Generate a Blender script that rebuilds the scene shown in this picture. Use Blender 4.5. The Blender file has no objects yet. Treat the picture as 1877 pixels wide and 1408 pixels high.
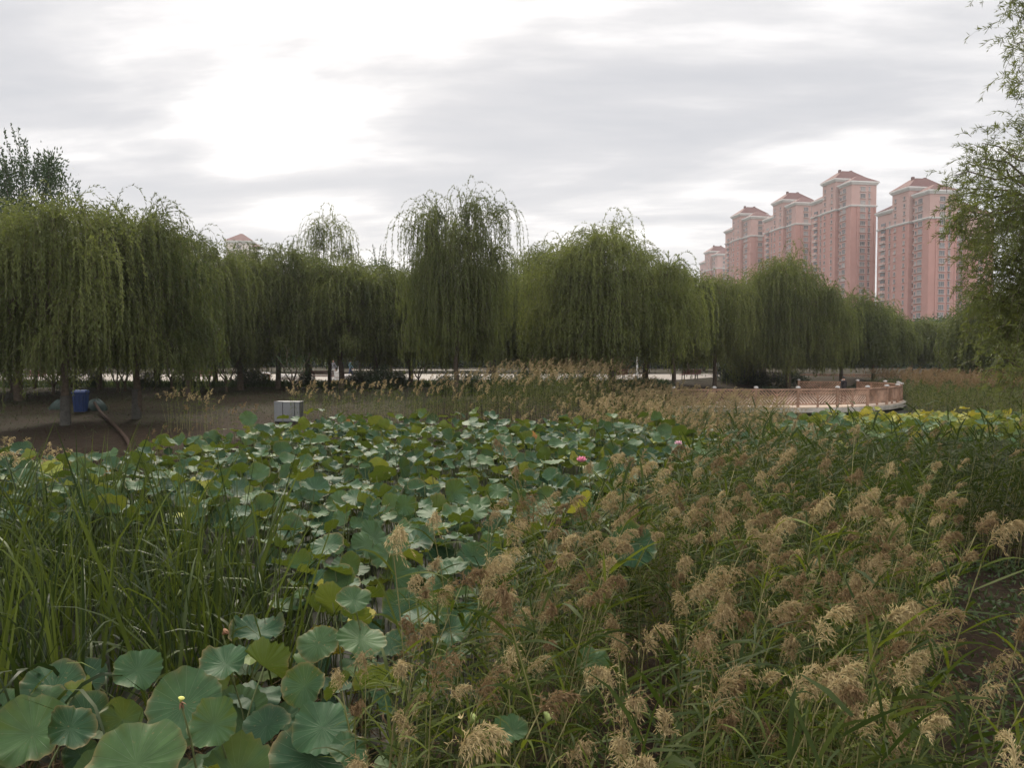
import bpy, math, random
import numpy as np
from mathutils import Vector, Matrix

rng = np.random.default_rng(7)
random.seed(7)
S = bpy.context.scene
COL = S.collection
R = math.radians

# ------------------------------------------------------------------ camera
CAM_Z = 3.4
F = 1400.0
PITCH = math.atan(49 / F)
cam_d = bpy.data.cameras.new('camera')
cam = bpy.data.objects.new('camera', cam_d)
COL.objects.link(cam)
cam.location = (0, 0, CAM_Z)
cam.rotation_euler = (R(90) - PITCH, 0, 0)
cam_d.sensor_width = 36
cam_d.lens = F / 1877 * 36
cam_d.clip_end = 5000
S.camera = cam


def at(px, py, d):
    """world point seen at pixel (px,py) of the photograph at depth d"""
    xc = (px - 938.5) / F
    yc = -(py - 704) / F
    y = yc * math.sin(PITCH) + math.cos(PITCH)
    z = yc * math.cos(PITCH) - math.sin(PITCH)
    k = d / y
    return Vector((xc * k, d, CAM_Z + z * k))


def atz(px, py, z):
    p = at(px, py, 1.0)
    k = (z - CAM_Z) / (p.z - CAM_Z)
    return Vector((p.x * k, k, z))


def pix(x, y, z):
    """pixel of a world point (arrays allowed)"""
    dz = z - CAM_Z
    f = y * math.cos(PITCH) - dz * math.sin(PITCH)
    u = y * math.sin(PITCH) + dz * math.cos(PITCH)
    return 938.5 + F * x / f, 704 - F * u / f


# ------------------------------------------------------------------ mesh helpers
def nrm(a):
    l = np.linalg.norm(a, axis=-1, keepdims=True)
    l[l < 1e-9] = 1
    return a / l


class MB:
    def __init__(self):
        self.v = []; self.f = []; self.m = []; self.c = []; self.n = 0

    def add(self, v, f, mat=0, tint=None):
        v = np.asarray(v, dtype=np.float32).reshape(-1, 3)
        f = np.asarray(f, dtype=np.int32)
        if len(f) == 0: return
        self.v.append(v)
        self.f.append(f + self.n)
        self.m.append(np.full(len(f), mat, dtype=np.int32) if np.isscalar(mat) else np.asarray(mat, dtype=np.int32))
        c = np.zeros((len(v), 4), dtype=np.float32); c[:, 3] = 1
        if tint is not None:
            t = np.asarray(tint, dtype=np.float32)
            if t.ndim == 1: c[:, 0] = t
            else: c[:, :t.shape[1]] = t
        else:
            c[:, 0] = 0.5
        self.c.append(c)
        self.n += len(v)

    def merge(self, other, M=None, tintshift=None):
        """append another builder's geometry transformed by 4x4 numpy matrix"""
        for v, f, m, c in other.chunks():
            if M is not None:
                v = v @ M[:3, :3].T + M[:3, 3]
            if tintshift is not None:
                c = c.copy(); c[:, 0] = np.clip(c[:, 0] + tintshift, 0, 1)
            self.v.append(v.astype(np.float32)); self.f.append(f + self.n)
            self.m.append(m); self.c.append(c); self.n += len(v)

    def chunks(self):
        off = 0
        for v, f, m, c in zip(self.v, self.f, self.m, self.c):
            yield v, f - off, m, c
            off += len(v)

    def mesh(self, name, mats, smooth=True):
        me = bpy.data.meshes.new(name)
        if not self.v: return me
        V = np.concatenate(self.v)
        loops = np.concatenate([f.reshape(-1) for f in self.f])
        cnt = np.concatenate([np.full(len(f), f.shape[1], dtype=np.int32) for f in self.f])
        start = np.concatenate([[0], np.cumsum(cnt)[:-1]]).astype(np.int32)
        me.vertices.add(len(V)); me.vertices.foreach_set('co', V.reshape(-1))
        me.loops.add(len(loops)); me.loops.foreach_set('vertex_index', loops.astype(np.int32))
        me.polygons.add(len(cnt)); me.polygons.foreach_set('loop_start', start)
        me.polygons.foreach_set('loop_total', cnt)
        me.polygons.foreach_set('material_index', np.concatenate(self.m))
        me.polygons.foreach_set('use_smooth', np.full(len(cnt), smooth, dtype=bool))
        a = me.color_attributes.new('tint', 'FLOAT_COLOR', 'POINT')
        a.data.foreach_set('color', np.concatenate(self.c).reshape(-1))
        for m in (mats if isinstance(mats, (list, tuple)) else [mats]):
            me.materials.append(m)
        me.update(calc_edges=True)
        return me

    def build(self, name, mats, parent=None, smooth=True):
        return link(name, self.mesh(name, mats, smooth), parent)

    # --- simple solids
    def box(self, x0, x1, y0, y1, z0, z1, mat=0, tint=0.5):
        v = [(x0, y0, z0), (x1, y0, z0), (x1, y1, z0), (x0, y1, z0), (x0, y0, z1), (x1, y0, z1), (x1, y1, z1), (x0, y1, z1)]
        f = [(0, 3, 2, 1), (4, 5, 6, 7), (0, 1, 5, 4), (1, 2, 6, 5), (2, 3, 7, 6), (3, 0, 4, 7)]
        self.add(v, f, mat, np.full(8, tint))

    def beam(self, p, q, w, h, mat=0, up=(0, 0, 1), tint=0.5):
        p = np.array(p, float); q = np.array(q, float)
        d = nrm(q - p); s = np.cross(d, np.array(up, float))
        if np.linalg.norm(s) < 1e-5: s = np.cross(d, np.array([1.0, 0, 0]))
        s = nrm(s); u = np.cross(s, d)
        v = []
        for a in (p, q):
            for i, j in ((-1, -1), (1, -1), (1, 1), (-1, 1)):
                v.append(a + s * i * w / 2 + u * j * h / 2)
        f = [(3, 2, 1, 0), (4, 5, 6, 7), (0, 1, 5, 4), (1, 2, 6, 5), (2, 3, 7, 6), (3, 0, 4, 7)]
        self.add(v, f, mat, np.full(8, tint))

    def tubes(self, P, rad, sides=6, mat=0, tint=0.5):
        """P (n,m,3) centre lines, rad (n,m)"""
        P = np.asarray(P, float); rad = np.asarray(rad, float)
        if P.ndim == 2: P = P[None]; rad = rad[None]
        n, m, _ = P.shape
        D = np.gradient(P, axis=1); D = nrm(D)
        ref = np.where(np.abs(D[:, :1, 2:3]) > 0.9, np.array([1.0, 0, 0]), np.array([0, 0, 1.0]))
        ref = np.broadcast_to(ref, D.shape)
        A = nrm(np.cross(D, ref)); B = np.cross(D, A)
        ang = np.arange(sides) * 2 * math.pi / sides
        V = P[:, :, None, :] + rad[:, :, None, None] * (np.cos(ang)[None, None, :, None] * A[:, :, None, :] + np.sin(ang)[None, None, :, None] * B[:, :, None, :])
        idx = np.arange(n * m * sides).reshape(n, m, sides)
        a = idx[:, :-1, :]; b = np.roll(idx, -1, axis=2)[:, :-1, :]
        c = np.roll(idx, -1, axis=2)[:, 1:, :]; d = idx[:, 1:, :]
        f = np.stack([a, b, c, d], -1).reshape(-1, 4)
        self.add(V.reshape(-1, 3), f, mat, np.full(n * m * sides, tint))

    def ribbons(self, P0, D0, L, W, droop, nseg, prof, mat=0, tint=None, side=None, bend=None):
        P0 = np.asarray(P0, float); n = len(P0)
        if n == 0: return None
        L = np.broadcast_to(np.asarray(L, float), (n,)); W = np.broadcast_to(np.asarray(W, float), (n,))
        droop = np.broadcast_to(np.asarray(droop, float), (n,))
        g = np.zeros((n, 3)); g[:, 2] = -droop
        if bend is not None: g = g + bend
        d = nrm(np.asarray(D0, float)); p = P0.copy()
        pts = [p.copy()]; dirs = [d.copy()]
        for k in range(nseg):
            d = nrm(d + g * (2 * (k + 0.5) / nseg / nseg))
            p = p + d * (L / nseg)[:, None]
            pts.append(p.copy()); dirs.append(d.copy())
        C = np.stack(pts, 1); Dd = np.stack(dirs, 1)
        if side is None:
            ph = rng.uniform(0, 2 * math.pi, n)
            rv = np.stack([np.cos(ph), np.sin(ph), rng.uniform(-.3, .3, n)], 1)
            side = rv
        sd = nrm(np.cross(Dd, np.cross(np.broadcast_to(side[:, None, :], Dd.shape), Dd)))
        w = (W[:, None] * np.asarray(prof)[None, :])[:, :, None] * 0.5
        V = np.stack([C - sd * w, C + sd * w], 2)
        m = nseg + 1
        idx = np.arange(n * m * 2).reshape(n, m, 2)
        f = np.stack([idx[:, :-1, 0], idx[:, :-1, 1], idx[:, 1:, 1], idx[:, 1:, 0]], -1).reshape(-1, 4)
        t = np.repeat(np.broadcast_to(tint if tint is not None else 0.5, (n,)), m * 2)
        self.add(V.reshape(-1, 3), f, mat, t)
        return C, Dd

    def leaves(self, P, D, L, W, mat=0, tint=None, side=None):
        """one diamond quad per leaf"""
        P = np.asarray(P, float); n = len(P)
        if n == 0: return
        D = nrm(np.asarray(D, float))
        L = np.broadcast_to(np.asarray(L, float), (n,))[:, None]; W = np.broadcast_to(np.asarray(W, float), (n,))[:, None]
        if side is None:
            side = nrm(rng.normal(size=(n, 3)))
        s = nrm(np.cross(D, side))
        V = np.stack([P, P + D * L * .42 + s * W * .5, P + D * L, P + D * L * .42 - s * W * .5], 1)
        idx = np.arange(n * 4).reshape(n, 4)
        t = np.repeat(np.broadcast_to(tint if tint is not None else 0.5, (n,)), 4)
        self.add(V.reshape(-1, 3), idx, mat, t)


def link(name, data, parent=None):
    o = bpy.data.objects.new(name, data)
    COL.objects.link(o)
    if parent is not None: o.parent = parent
    return o


def tag(o, label=None, cat=None, group=None, kind=None):
    if label: o['label'] = label
    if cat: o['category'] = cat
    if group: o['group'] = group
    if kind: o['kind'] = kind
    return o


def thing(name, loc, label, cat, group=None, rz=0.0):
    o = link(name, None)
    o.empty_display_size = 0.2
    o.location = loc; o.rotation_euler = (0, 0, rz)
    return tag(o, label, cat, group)


def rotz(a):
    c, s = math.cos(a), math.sin(a)
    return np.array([[c, -s, 0], [s, c, 0], [0, 0, 1.0]])


def mat4(loc, rz=0, sc=1, tilt=(0, 0)):
    M = Matrix.Translation(loc) @ Matrix.Rotation(rz, 4, 'Z') @ Matrix.Rotation(tilt[0], 4, 'X') @ Matrix.Rotation(tilt[1], 4, 'Y') @ Matrix.Diagonal((sc, sc, sc, 1))
    return np.array(M)


# ------------------------------------------------------------------ materials
def new_mat(name):
    m = bpy.data.materials.new(name); m.use_nodes = True
    nt = m.node_tree
    return m, nt, nt.nodes['Principled BSDF'], nt.nodes['Material Output']


def ramp(nt, stops):
    r = nt.nodes.new('ShaderNodeValToRGB')
    e = r.color_ramp.elements
    while len(e) < len(stops): e.new(0.5)
    for k, (p, c) in enumerate(stops):
        e[k].position = p; e[k].color = (*c, 1)
    return r


def noise(nt, scale, detail=4, rough=0.55, vec=None):
    n = nt.nodes.new('ShaderNodeTexNoise')
    n.inputs['Scale'].default_value = scale; n.inputs['Detail'].default_value = detail
    n.inputs['Roughness'].default_value = rough
    if vec is not None: nt.links.new(vec, n.inputs['Vector'])
    return n


def mth(nt, op, a, b=None, c=None):
    n = nt.nodes.new('ShaderNodeMath'); n.operation = op
    for i, v in enumerate((a, b, c)):
        if v is None: continue
        if isinstance(v, (int, float)): n.inputs[i].default_value = v
        else: nt.links.new(v, n.inputs[i])
    return n.outputs[0]


def mixc(nt, fac, a, b, blend='MIX'):
    n = nt.nodes.new('ShaderNodeMix'); n.data_type = 'RGBA'; n.blend_type = blend
    if isinstance(fac, (int, float)): n.inputs[0].default_value = fac
    else: nt.links.new(fac, n.inputs[0])
    for i, v in ((6, a), (7, b)):
        if isinstance(v, tuple): n.inputs[i].default_value = (*v, 1)
        else: nt.links.new(v, n.inputs[i])
    return n.outputs[2]


def leaf_mat(name, stops, transl=0.35, rough=0.55, spec=0.25, objvar=0.12, tmul=(1.15, 1.1, 0.55)):
    m, nt, b, out = new_mat(name)
    at_ = nt.nodes.new('ShaderNodeAttribute'); at_.attribute_name = 'tint'
    oi = nt.nodes.new('ShaderNodeObjectInfo')
    geo = nt.nodes.new('ShaderNodeNewGeometry')
    n = noise(nt, 0.9, 3, vec=geo.outputs['Position'])
    v = mth(nt, 'ADD', at_.outputs['Color'], mth(nt, 'MULTIPLY', mth(nt, 'SUBTRACT', n.outputs['Fac'], 0.5), 0.45))
    v = mth(nt, 'ADD', v, mth(nt, 'MULTIPLY', mth(nt, 'SUBTRACT', oi.outputs['Random'], 0.5), objvar))
    r = ramp(nt, stops)
    nt.links.new(v, r.inputs[0])
    nt.links.new(r.outputs[0], b.inputs['Base Color'])
    b.inputs['Roughness'].default_value = rough
    b.inputs['Specular IOR Level'].default_value = spec
    tr = nt.nodes.new('ShaderNodeBsdfTranslucent')
    br = mixc(nt, 1.0, r.outputs[0], tmul, 'MULTIPLY')
    nt.links.new(br, tr.inputs['Color'])
    mx = nt.nodes.new('ShaderNodeMixShader'); mx.inputs[0].default_value = transl
    nt.links.new(b.outputs[0], mx.inputs[1]); nt.links.new(tr.outputs[0], mx.inputs[2])
    nt.links.new(mx.outputs[0], out.inputs['Surface'])
    return m


def plain(name, col, rough=0.7, var=0.15, scale=6.0, spec=0.3, bump=0.0, metal=0.0, objspace=True):
    m, nt, b, out = new_mat(name)
    tc = nt.nodes.new('ShaderNodeTexCoord')
    n = noise(nt, scale, 6, 0.6, tc.outputs['Object' if objspace else 'Generated'])
    lo = tuple(c * (1 - var) for c in col); hi = tuple(min(1, c * (1 + var)) for c in col)
    r = ramp(nt, [(0.3, lo), (0.7, hi)])
    nt.links.new(n.outputs['Fac'], r.inputs[0])
    nt.links.new(r.outputs[0], b.inputs['Base Color'])
    b.inputs['Roughness'].default_value = rough
    b.inputs['Specular IOR Level'].default_value = spec
    b.inputs['Metallic'].default_value = metal
    if bump:
        bp = nt.nodes.new('ShaderNodeBump'); bp.inputs['Strength'].default_value = bump; bp.inputs['Distance'].default_value = 0.02
        nt.links.new(n.outputs['Fac'], bp.inputs['Height']); nt.links.new(bp.outputs[0], b.inputs['Normal'])
    return m


M = {}
M['willow'] = leaf_mat('willow_leaf', [(0.0, (0.05, 0.068, 0.022)), (0.4, (0.185, 0.21, 0.06)), (0.7, (0.32, 0.325, 0.105)), (1.0, (0.45, 0.40, 0.14))], 0.5, tmul=(1.1, 1.08, 0.65))
M['nearleaf'] = leaf_mat('near_tree_leaf', [(0.0, (0.07, 0.09, 0.03)), (0.5, (0.16, 0.18, 0.06)), (1.0, (0.27, 0.26, 0.09))], 0.5)
M['broad'] = leaf_mat('broad_leaf', [(0.0, (0.028, 0.05, 0.02)), (0.6, (0.06, 0.10, 0.035)), (1.0, (0.11, 0.15, 0.045))], 0.3)
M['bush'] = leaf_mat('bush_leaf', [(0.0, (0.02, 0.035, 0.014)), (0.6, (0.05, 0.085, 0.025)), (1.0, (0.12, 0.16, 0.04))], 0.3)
M['reedleaf'] = leaf_mat('reed_leaf', [(0.0, (0.025, 0.040, 0.008)), (0.36, (0.105, 0.128, 0.022)), (0.58, (0.215, 0.21, 0.042)), (0.8, (0.34, 0.28, 0.06)), (1.0, (0.47, 0.35, 0.14))], 0.45, 0.6, 0.1, 0.25)
M['plume'] = leaf_mat('reed_plume', [(0.0, (0.15, 0.10, 0.05)), (0.42, (0.42, 0.34, 0.175)), (1.0, (0.70, 0.60, 0.36))], 0.3, 0.8, 0.1, 0.4, tmul=(1.0, 0.96, 0.88))
M['cattail'] = leaf_mat('cattail_leaf', [(0.0, (0.016, 0.028, 0.008)), (0.38, (0.09, 0.118, 0.022)), (0.62, (0.22, 0.24, 0.052)), (0.86, (0.34, 0.31, 0.08)), (1.0, (0.46, 0.34, 0.15))], 0.35, 0.5, 0.2, 0.3)
M['grass'] = leaf_mat('grass_blade', [(0.0, (0.03, 0.05, 0.015)), (0.5, (0.065, 0.10, 0.028)), (1.0, (0.16, 0.16, 0.05))], 0.3)
M['straw'] = leaf_mat('dry_litter', [(0.0, (0.07, 0.045, 0.022)), (0.6, (0.15, 0.10, 0.05)), (1.0, (0.28, 0.20, 0.11))], 0.15, 0.8, 0.1)
M['fallen'] = leaf_mat('fallen_leaf', [(0.0, (0.025, 0.016, 0.009)), (0.6, (0.06, 0.038, 0.02)), (1.0, (0.14, 0.09, 0.04))], 0.1, 0.9, 0.05)
M['bark'] = plain('willow_bark', (0.075, 0.058, 0.042), 0.9, 0.4, 9, 0.1, 0.8)
M['lime'] = plain('limewashed_bark', (0.065, 0.062, 0.054), 0.9, 0.25, 9, 0.1, 0.5)
M['stalk'] = plain('lotus_stalk', (0.11, 0.13, 0.05), 0.6, 0.3, 20)
M['reedstem'] = plain('reed_stem', (0.19, 0.17, 0.07), 0.6, 0.3, 10)


def lotus_mat(name, top, under, vein, browned=False):
    m, nt, b, out = new_mat(name)
    a = nt.nodes.new('ShaderNodeAttribute'); a.attribute_name = 'tint'
    sep = nt.nodes.new('ShaderNodeSeparateColor'); nt.links.new(a.outputs['Color'], sep.inputs[0])
    oi = nt.nodes.new('ShaderNodeObjectInfo')
    geo = nt.nodes.new('ShaderNodeNewGeometry')
    t = mth(nt, 'ADD', sep.outputs[0], mth(nt, 'MULTIPLY', mth(nt, 'SUBTRACT', oi.outputs['Random'], 0.5), 0.34))
    rt = ramp(nt, top); nt.links.new(t, rt.inputs[0])
    ru = ramp(nt, under); nt.links.new(t, ru.inputs[0])
    back = mixc(nt, geo.outputs['Backfacing'], rt.outputs[0], ru.outputs[0])
    # radial veins: thin, forking towards the rim
    w = mth(nt, 'ABSOLUTE', mth(nt, 'SINE', mth(nt, 'MULTIPLY', sep.outputs[2], math.pi * 21)))
    ln = mth(nt, 'SUBTRACT', 1.0, mth(nt, 'MINIMUM', 1.0, mth(nt, 'MULTIPLY', w, mth(nt, 'ADD', mth(nt, 'MULTIPLY', sep.outputs[1], 9.0), 1.5))))
    veined = mixc(nt, mth(nt, 'MULTIPLY', ln, 0.75), back, vein)
    n = noise(nt, 7.0, 5, 0.6, geo.outputs['Position'])
    mott = mixc(nt, 1.0, veined, ramp_out(nt, n.outputs['Fac'], [(0.3, (0.72, 0.74, 0.72)), (0.7, (1.25, 1.22, 1.2))]), 'MULTIPLY')
    # worn, browned rim on part of the leaves
    n2 = noise(nt, 2.2, 4, 0.6, geo.outputs['Position'])
    rim = mth(nt, 'MULTIPLY', mth(nt, 'POWER', sep.outputs[1], 14.0), ramp_out(nt, n2.outputs['Fac'], [(0.47, (0, 0, 0)), (0.6, (1, 1, 1))]))
    n3 = noise(nt, 38.0, 2, 0.5, geo.outputs['Position'])
    spot = mth(nt, 'MULTIPLY', mth(nt, 'GREATER_THAN', n3.outputs['Fac'], 0.69), ramp_out(nt, n2.outputs['Fac'], [(0.45, (0, 0, 0)), (0.62, (1, 1, 1))]))
    col = mixc(nt, mth(nt, 'MAXIMUM', mth(nt, 'MULTIPLY', rim, 0.8), mth(nt, 'MULTIPLY', spot, 0.7)), mott, (0.20, 0.14, 0.06))
    nt.links.new(col, b.inputs['Base Color'])
    b.inputs['Roughness'].default_value = 0.55
    b.inputs['Specular IOR Level'].default_value = 0.16
    bp = nt.nodes.new('ShaderNodeBump'); bp.inputs['Strength'].default_value = 0.5; bp.inputs['Distance'].default_value = 0.01
    nt.links.new(mth(nt, 'SUBTRACT', mth(nt, 'MULTIPLY', n.outputs['Fac'], 0.6), ln), bp.inputs['Height'])
    nt.links.new(bp.outputs[0], b.inputs['Normal'])
    tr = nt.nodes.new('ShaderNodeBsdfTranslucent')
    nt.links.new(mixc(nt, 1.0, ru.outputs[0], (1.3, 1.2, 0.6), 'MULTIPLY'), tr.inputs['Color'])
    mx = nt.nodes.new('ShaderNodeMixShader'); mx.inputs[0].default_value = 0.25
    nt.links.new(b.outputs[0], mx.inputs[1]); nt.links.new(tr.outputs[0], mx.inputs[2])
    nt.links.new(mx.outputs[0], out.inputs['Surface'])
    return m


def ramp_out(nt, sock, stops):
    r = ramp(nt, stops); nt.links.new(sock, r.inputs[0]); return r.outputs[0]


M['lotus'] = lotus_mat('lotus_leaf',
    [(0.0, (0.010, 0.032, 0.014)), (0.4, (0.021, 0.058, 0.024)), (0.68, (0.048, 0.092, 0.03)), (0.88, (0.11, 0.145, 0.03)), (1.0, (0.33, 0.29, 0.05))],
    [(0.0, (0.04, 0.065, 0.014)), (0.5, (0.07, 0.10, 0.02)), (0.85, (0.16, 0.18, 0.04)), (1.0, (0.36, 0.30, 0.06))], (0.12, 0.17, 0.09))
M['lotusyellow'] = lotus_mat('yellow_lotus_leaf',
    [(0.0, (0.11, 0.17, 0.04)), (0.5, (0.22, 0.24, 0.045)), (1.0, (0.38, 0.32, 0.06))],
    [(0.0, (0.15, 0.19, 0.04)), (0.5, (0.25, 0.26, 0.05)), (1.0, (0.40, 0.33, 0.07))], (0.3, 0.3, 0.1))
M['lotusbrown'] = lotus_mat('withered_lotus_leaf',
    [(0.0, (0.12, 0.06, 0.03)), (0.5, (0.19, 0.09, 0.04)), (1.0, (0.28, 0.16, 0.07))],
    [(0.0, (0.22, 0.11, 0.05)), (1.0, (0.36, 0.22, 0.10))], (0.4, 0.26, 0.12))


# ------------------------------------------------------------------ world: cloudy sky
SUN_AZ = R(-11); SUN_EL = R(40)
SKYZ = 15.07
w = bpy.data.worlds.new('World'); S.world = w; w.use_nodes = True
nt = w.node_tree
bg = nt.nodes['Background']; bg.inputs['Strength'].default_value = 0.1
sky = nt.nodes.new('ShaderNodeTexSky'); sky.sky_type = 'NISHITA'; sky.sun_disc = False
sky.sun_elevation = SUN_EL; sky.sun_rotation = SUN_AZ
sky.air_density = 1.0; sky.dust_density = 2.0
tc = nt.nodes.new('ShaderNodeTexCoord')
sp = nt.nodes.new('ShaderNodeSeparateXYZ'); nt.links.new(tc.outputs['Generated'], sp.inputs[0])
zz = mth(nt, 'ADD', mth(nt, 'MAXIMUM', sp.outputs['Z'], 0.0), 0.16)
cu = mth(nt, 'DIVIDE', sp.outputs['X'], zz); cv = mth(nt, 'DIVIDE', sp.outputs['Y'], zz)
cb = nt.nodes.new('ShaderNodeCombineXYZ'); cb.inputs[2].default_value = SKYZ
nt.links.new(mth(nt, 'ADD', mth(nt, 'MULTIPLY', cu, 0.62), mth(nt, 'MULTIPLY', cv, 0.25)), cb.inputs[0])
nt.links.new(mth(nt, 'MULTIPLY', cv, 1.0), cb.inputs[1])
n1 = noise(nt, 1.5, 8, 0.52, cb.outputs[0]); n1.inputs['Distortion'].default_value = 0.45
cb2 = nt.nodes.new('ShaderNodeVectorMath'); cb2.operation = 'ADD'; cb2.inputs[1].default_value = (3.7, 1.9, 5.3)
cb2.operation = 'MULTIPLY_ADD'; cb2.inputs[1].default_value = (0.55, 1.0, 1.0); cb2.inputs[2].default_value = (3.7, 1.9, 5.3)
nt.links.new(cb.outputs[0], cb2.inputs[0])
n2 = noise(nt, 3.9, 7, 0.55, cb2.outputs[0])
dens = mth(nt, 'ADD', mth(nt, 'MULTIPLY', n1.outputs['Fac'], 0.6), mth(nt, 'MULTIPLY', n2.outputs['Fac'], 0.40))
# brighter round the hidden sun
sd = at(560, 30, 1.0) - Vector((0, 0, CAM_Z)); sd.normalize()
dt = nt.nodes.new('ShaderNodeVectorMath'); dt.operation = 'DOT_PRODUCT'
nt.links.new(tc.outputs['Generated'], dt.inputs[0]); dt.inputs[1].default_value = sd
glow = mth(nt, 'POWER', mth(nt, 'MAXIMUM', dt.outputs['Value'], 0.0), 75.0)
glow2 = mth(nt, 'POWER', mth(nt, 'MAXIMUM', dt.outputs['Value'], 0.0), 7.0)
dens2 = mth(nt, 'SUBTRACT', dens, mth(nt, 'ADD', mth(nt, 'MULTIPLY', glow, 0.15), mth(nt, 'MULTIPLY', glow2, 0.012)))
cl = ramp(nt, [(0.34, (1.12, 1.11, 1.10)), (0.41, (0.93, 0.905, 0.895)), (0.465, (0.72, 0.71, 0.715)), (0.525, (0.595, 0.595, 0.615)), (0.61, (0.52, 0.53, 0.56))])
nt.links.new(dens2, cl.inputs[0])
hz = mth(nt, 'POWER', mth(nt, 'SUBTRACT', 1.0, mth(nt, 'MAXIMUM', sp.outputs['Z'], 0.0)), 7.0)
c1 = mixc(nt, mth(nt, 'MULTIPLY', hz, 0.45), cl.outputs[0], (0.90, 0.865, 0.85))
sky_boost = mth(nt, 'MULTIPLY', mth(nt, 'MAXIMUM', mth(nt, 'SUBTRACT', sp.outputs['Z'], 0.45), 0.0), 5.6)   # overcast sky brightest overhead, boosted beyond that to light the crowns
sky_boost = mth(nt, 'ADD', sky_boost, mth(nt, 'MULTIPLY', mth(nt, 'MAXIMUM', mth(nt, 'MULTIPLY', sp.outputs['Y'], -1.0), 0.0), 1.1))   # brightness added behind the viewer to light the facing sides
c1 = mixc(nt, 1.0, c1, mth(nt, 'ADD', sky_boost, 1.0), 'MULTIPLY')
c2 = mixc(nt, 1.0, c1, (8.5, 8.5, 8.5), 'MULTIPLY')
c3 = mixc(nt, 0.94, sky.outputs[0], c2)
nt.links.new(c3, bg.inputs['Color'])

sl = bpy.data.lights.new('sun', 'SUN'); sl.energy = 3.0; sl.angle = R(10); sl.color = (1.0, 0.91, 0.75)
so = link('sun', sl)
so.rotation_euler = (Vector((math.sin(SUN_AZ) * math.cos(SUN_EL), math.cos(SUN_AZ) * math.cos(SUN_EL), math.sin(SUN_EL)))).to_track_quat('Z', 'Y').to_euler()
so.location = (0, 60, 80)

S.view_settings.view_transform = 'Standard'; S.view_settings.look = 'None'
S.view_settings.exposure = 0.45; S.view_settings.gamma = 1.0; S.view_settings.use_curve_mapping = False
S.cycles.max_bounces = 6; S.cycles.transparent_max_bounces = 4
S.cycles.diffuse_bounces = 2; S.cycles.glossy_bounces = 2; S.cycles.transmission_bounces = 4

# ------------------------------------------------------------------ ground
SHX = [-60, -14, -9, -5, -2, 1, 4, 8, 15, 25, 40, 70]
SHY = [17, 18.3, 20.5, 23, 25.5, 28, 34, 44, 52, 66, 74, 80]


def shore(x): return np.interp(x, SHX, SHY)


def gz(x, y):
    x = np.asarray(x, float); y = np.asarray(y, float)
    t = y - shore(x)
    bank = np.interp(t, [-2.5, -0.6, 1.2, 9, 20, 26], [-0.35, 0.0, 0.85, 1.08, 1.42, 1.5])
    steep = np.interp(t, [-2.5, -0.6, 1.2, 6, 11], [-0.35, 0.0, 0.85, 1.2, 1.5])
    k = np.clip((x - 3) / 5, 0, 1); bank = bank * (1 - k) + steep * k
    # low mud bar at the right, among the reeds
    r = np.hypot((x - 8.4) / 4.6, (y - 8.6) / 4.2)
    bar = np.interp(r, [0.0, 0.7, 1.0], [0.42, 0.30, -0.4])
    # near bank under the camera
    nb = np.interp(y, [-20, -2, 1.2, 2.4, 6.2, 7.4], [1.7, 1.7, 0.6, 0.06, 0.05, -0.35])
    nb = np.maximum(nb, np.where((x > -1.2 + 0.25 * np.maximum(y - 4, 0)) & (y < 17), 0.05, -0.35))
    wob = 0.05 * np.sin(x * 1.3 + 0.7 * y) * np.sin(y * 0.9 - x * .4)
    wob = wob * np.clip(1 - (t - 14) / 6, 0, 1)
    return np.maximum(np.maximum(bank, bar), nb) + np.where(t > 24, 0, wob)


def gz1(x, y): return float(gz(x, y))


xs = np.concatenate([-np.geomspace(1500, 50, 18), np.linspace(-45, 50, 150), np.geomspace(55, 1500, 18)])
ys = np.concatenate([np.linspace(-30, -1, 8), np.linspace(0, 62, 120), np.geomspace(66, 2500, 26)])
XX, YY = np.meshgrid(xs, ys); ZZ = gz(XX, YY)
ZZ[YY > 64] = np.where((YY - shore(XX))[YY > 64] > 24, 1.5, ZZ[YY > 64])
g = MB(); nx, ny = len(xs), len(ys)
idx = np.arange(nx * ny).reshape(ny, nx)
g.add(np.stack([XX, YY, ZZ], -1).reshape(-1, 3), np.stack([idx[:-1, :-1], idx[:-1, 1:], idx[1:, 1:], idx[1:, :-1]], -1).reshape(-1, 4),
      0, np.clip((YY - shore(XX) - 6) / 7, 0, 1).reshape(-1))
m, nt, b, out = new_mat('bare_soil_and_turf')
geo = nt.nodes.new('ShaderNodeNewGeometry'); P_ = geo.outputs['Position']
a = nt.nodes.new('ShaderNodeAttribute'); a.attribute_name = 'tint'
na = noise(nt, 0.5, 6, 0.6, P_); nb_ = noise(nt, 6, 8, 0.65, P_); nc = noise(nt, 45, 4, 0.6, P_)
soil = ramp_out(nt, nb_.outputs['Fac'], [(0.3, (0.012, 0.008, 0.005)), (0.55, (0.026, 0.017, 0.010)), (0.75, (0.048, 0.031, 0.019))])
turf = ramp_out(nt, nb_.outputs['Fac'], [(0.3, (0.014, 0.02, 0.008)), (0.6, (0.028, 0.036, 0.013)), (0.8, (0.05, 0.055, 0.022))])
fac = mth(nt, 'ADD', a.outputs['Color'], mth(nt, 'MULTIPLY', mth(nt, 'SUBTRACT', na.outputs['Fac'], 0.5), 1.5))
col = mixc(nt, mth(nt, 'MINIMUM', mth(nt, 'MAXIMUM', fac, 0.0), 1.0), soil, turf)
nt.links.new(mixc(nt, 1.0, col, ramp_out(nt, nc.outputs['Fac'], [(0.3, (0.6, 0.6, 0.6)), (0.7, (1.3, 1.3, 1.3))]), 'MULTIPLY'), b.inputs['Base Color'])
b.inputs['Roughness'].default_value = 0.95; b.inputs['Specular IOR Level'].default_value = 0.1
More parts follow.
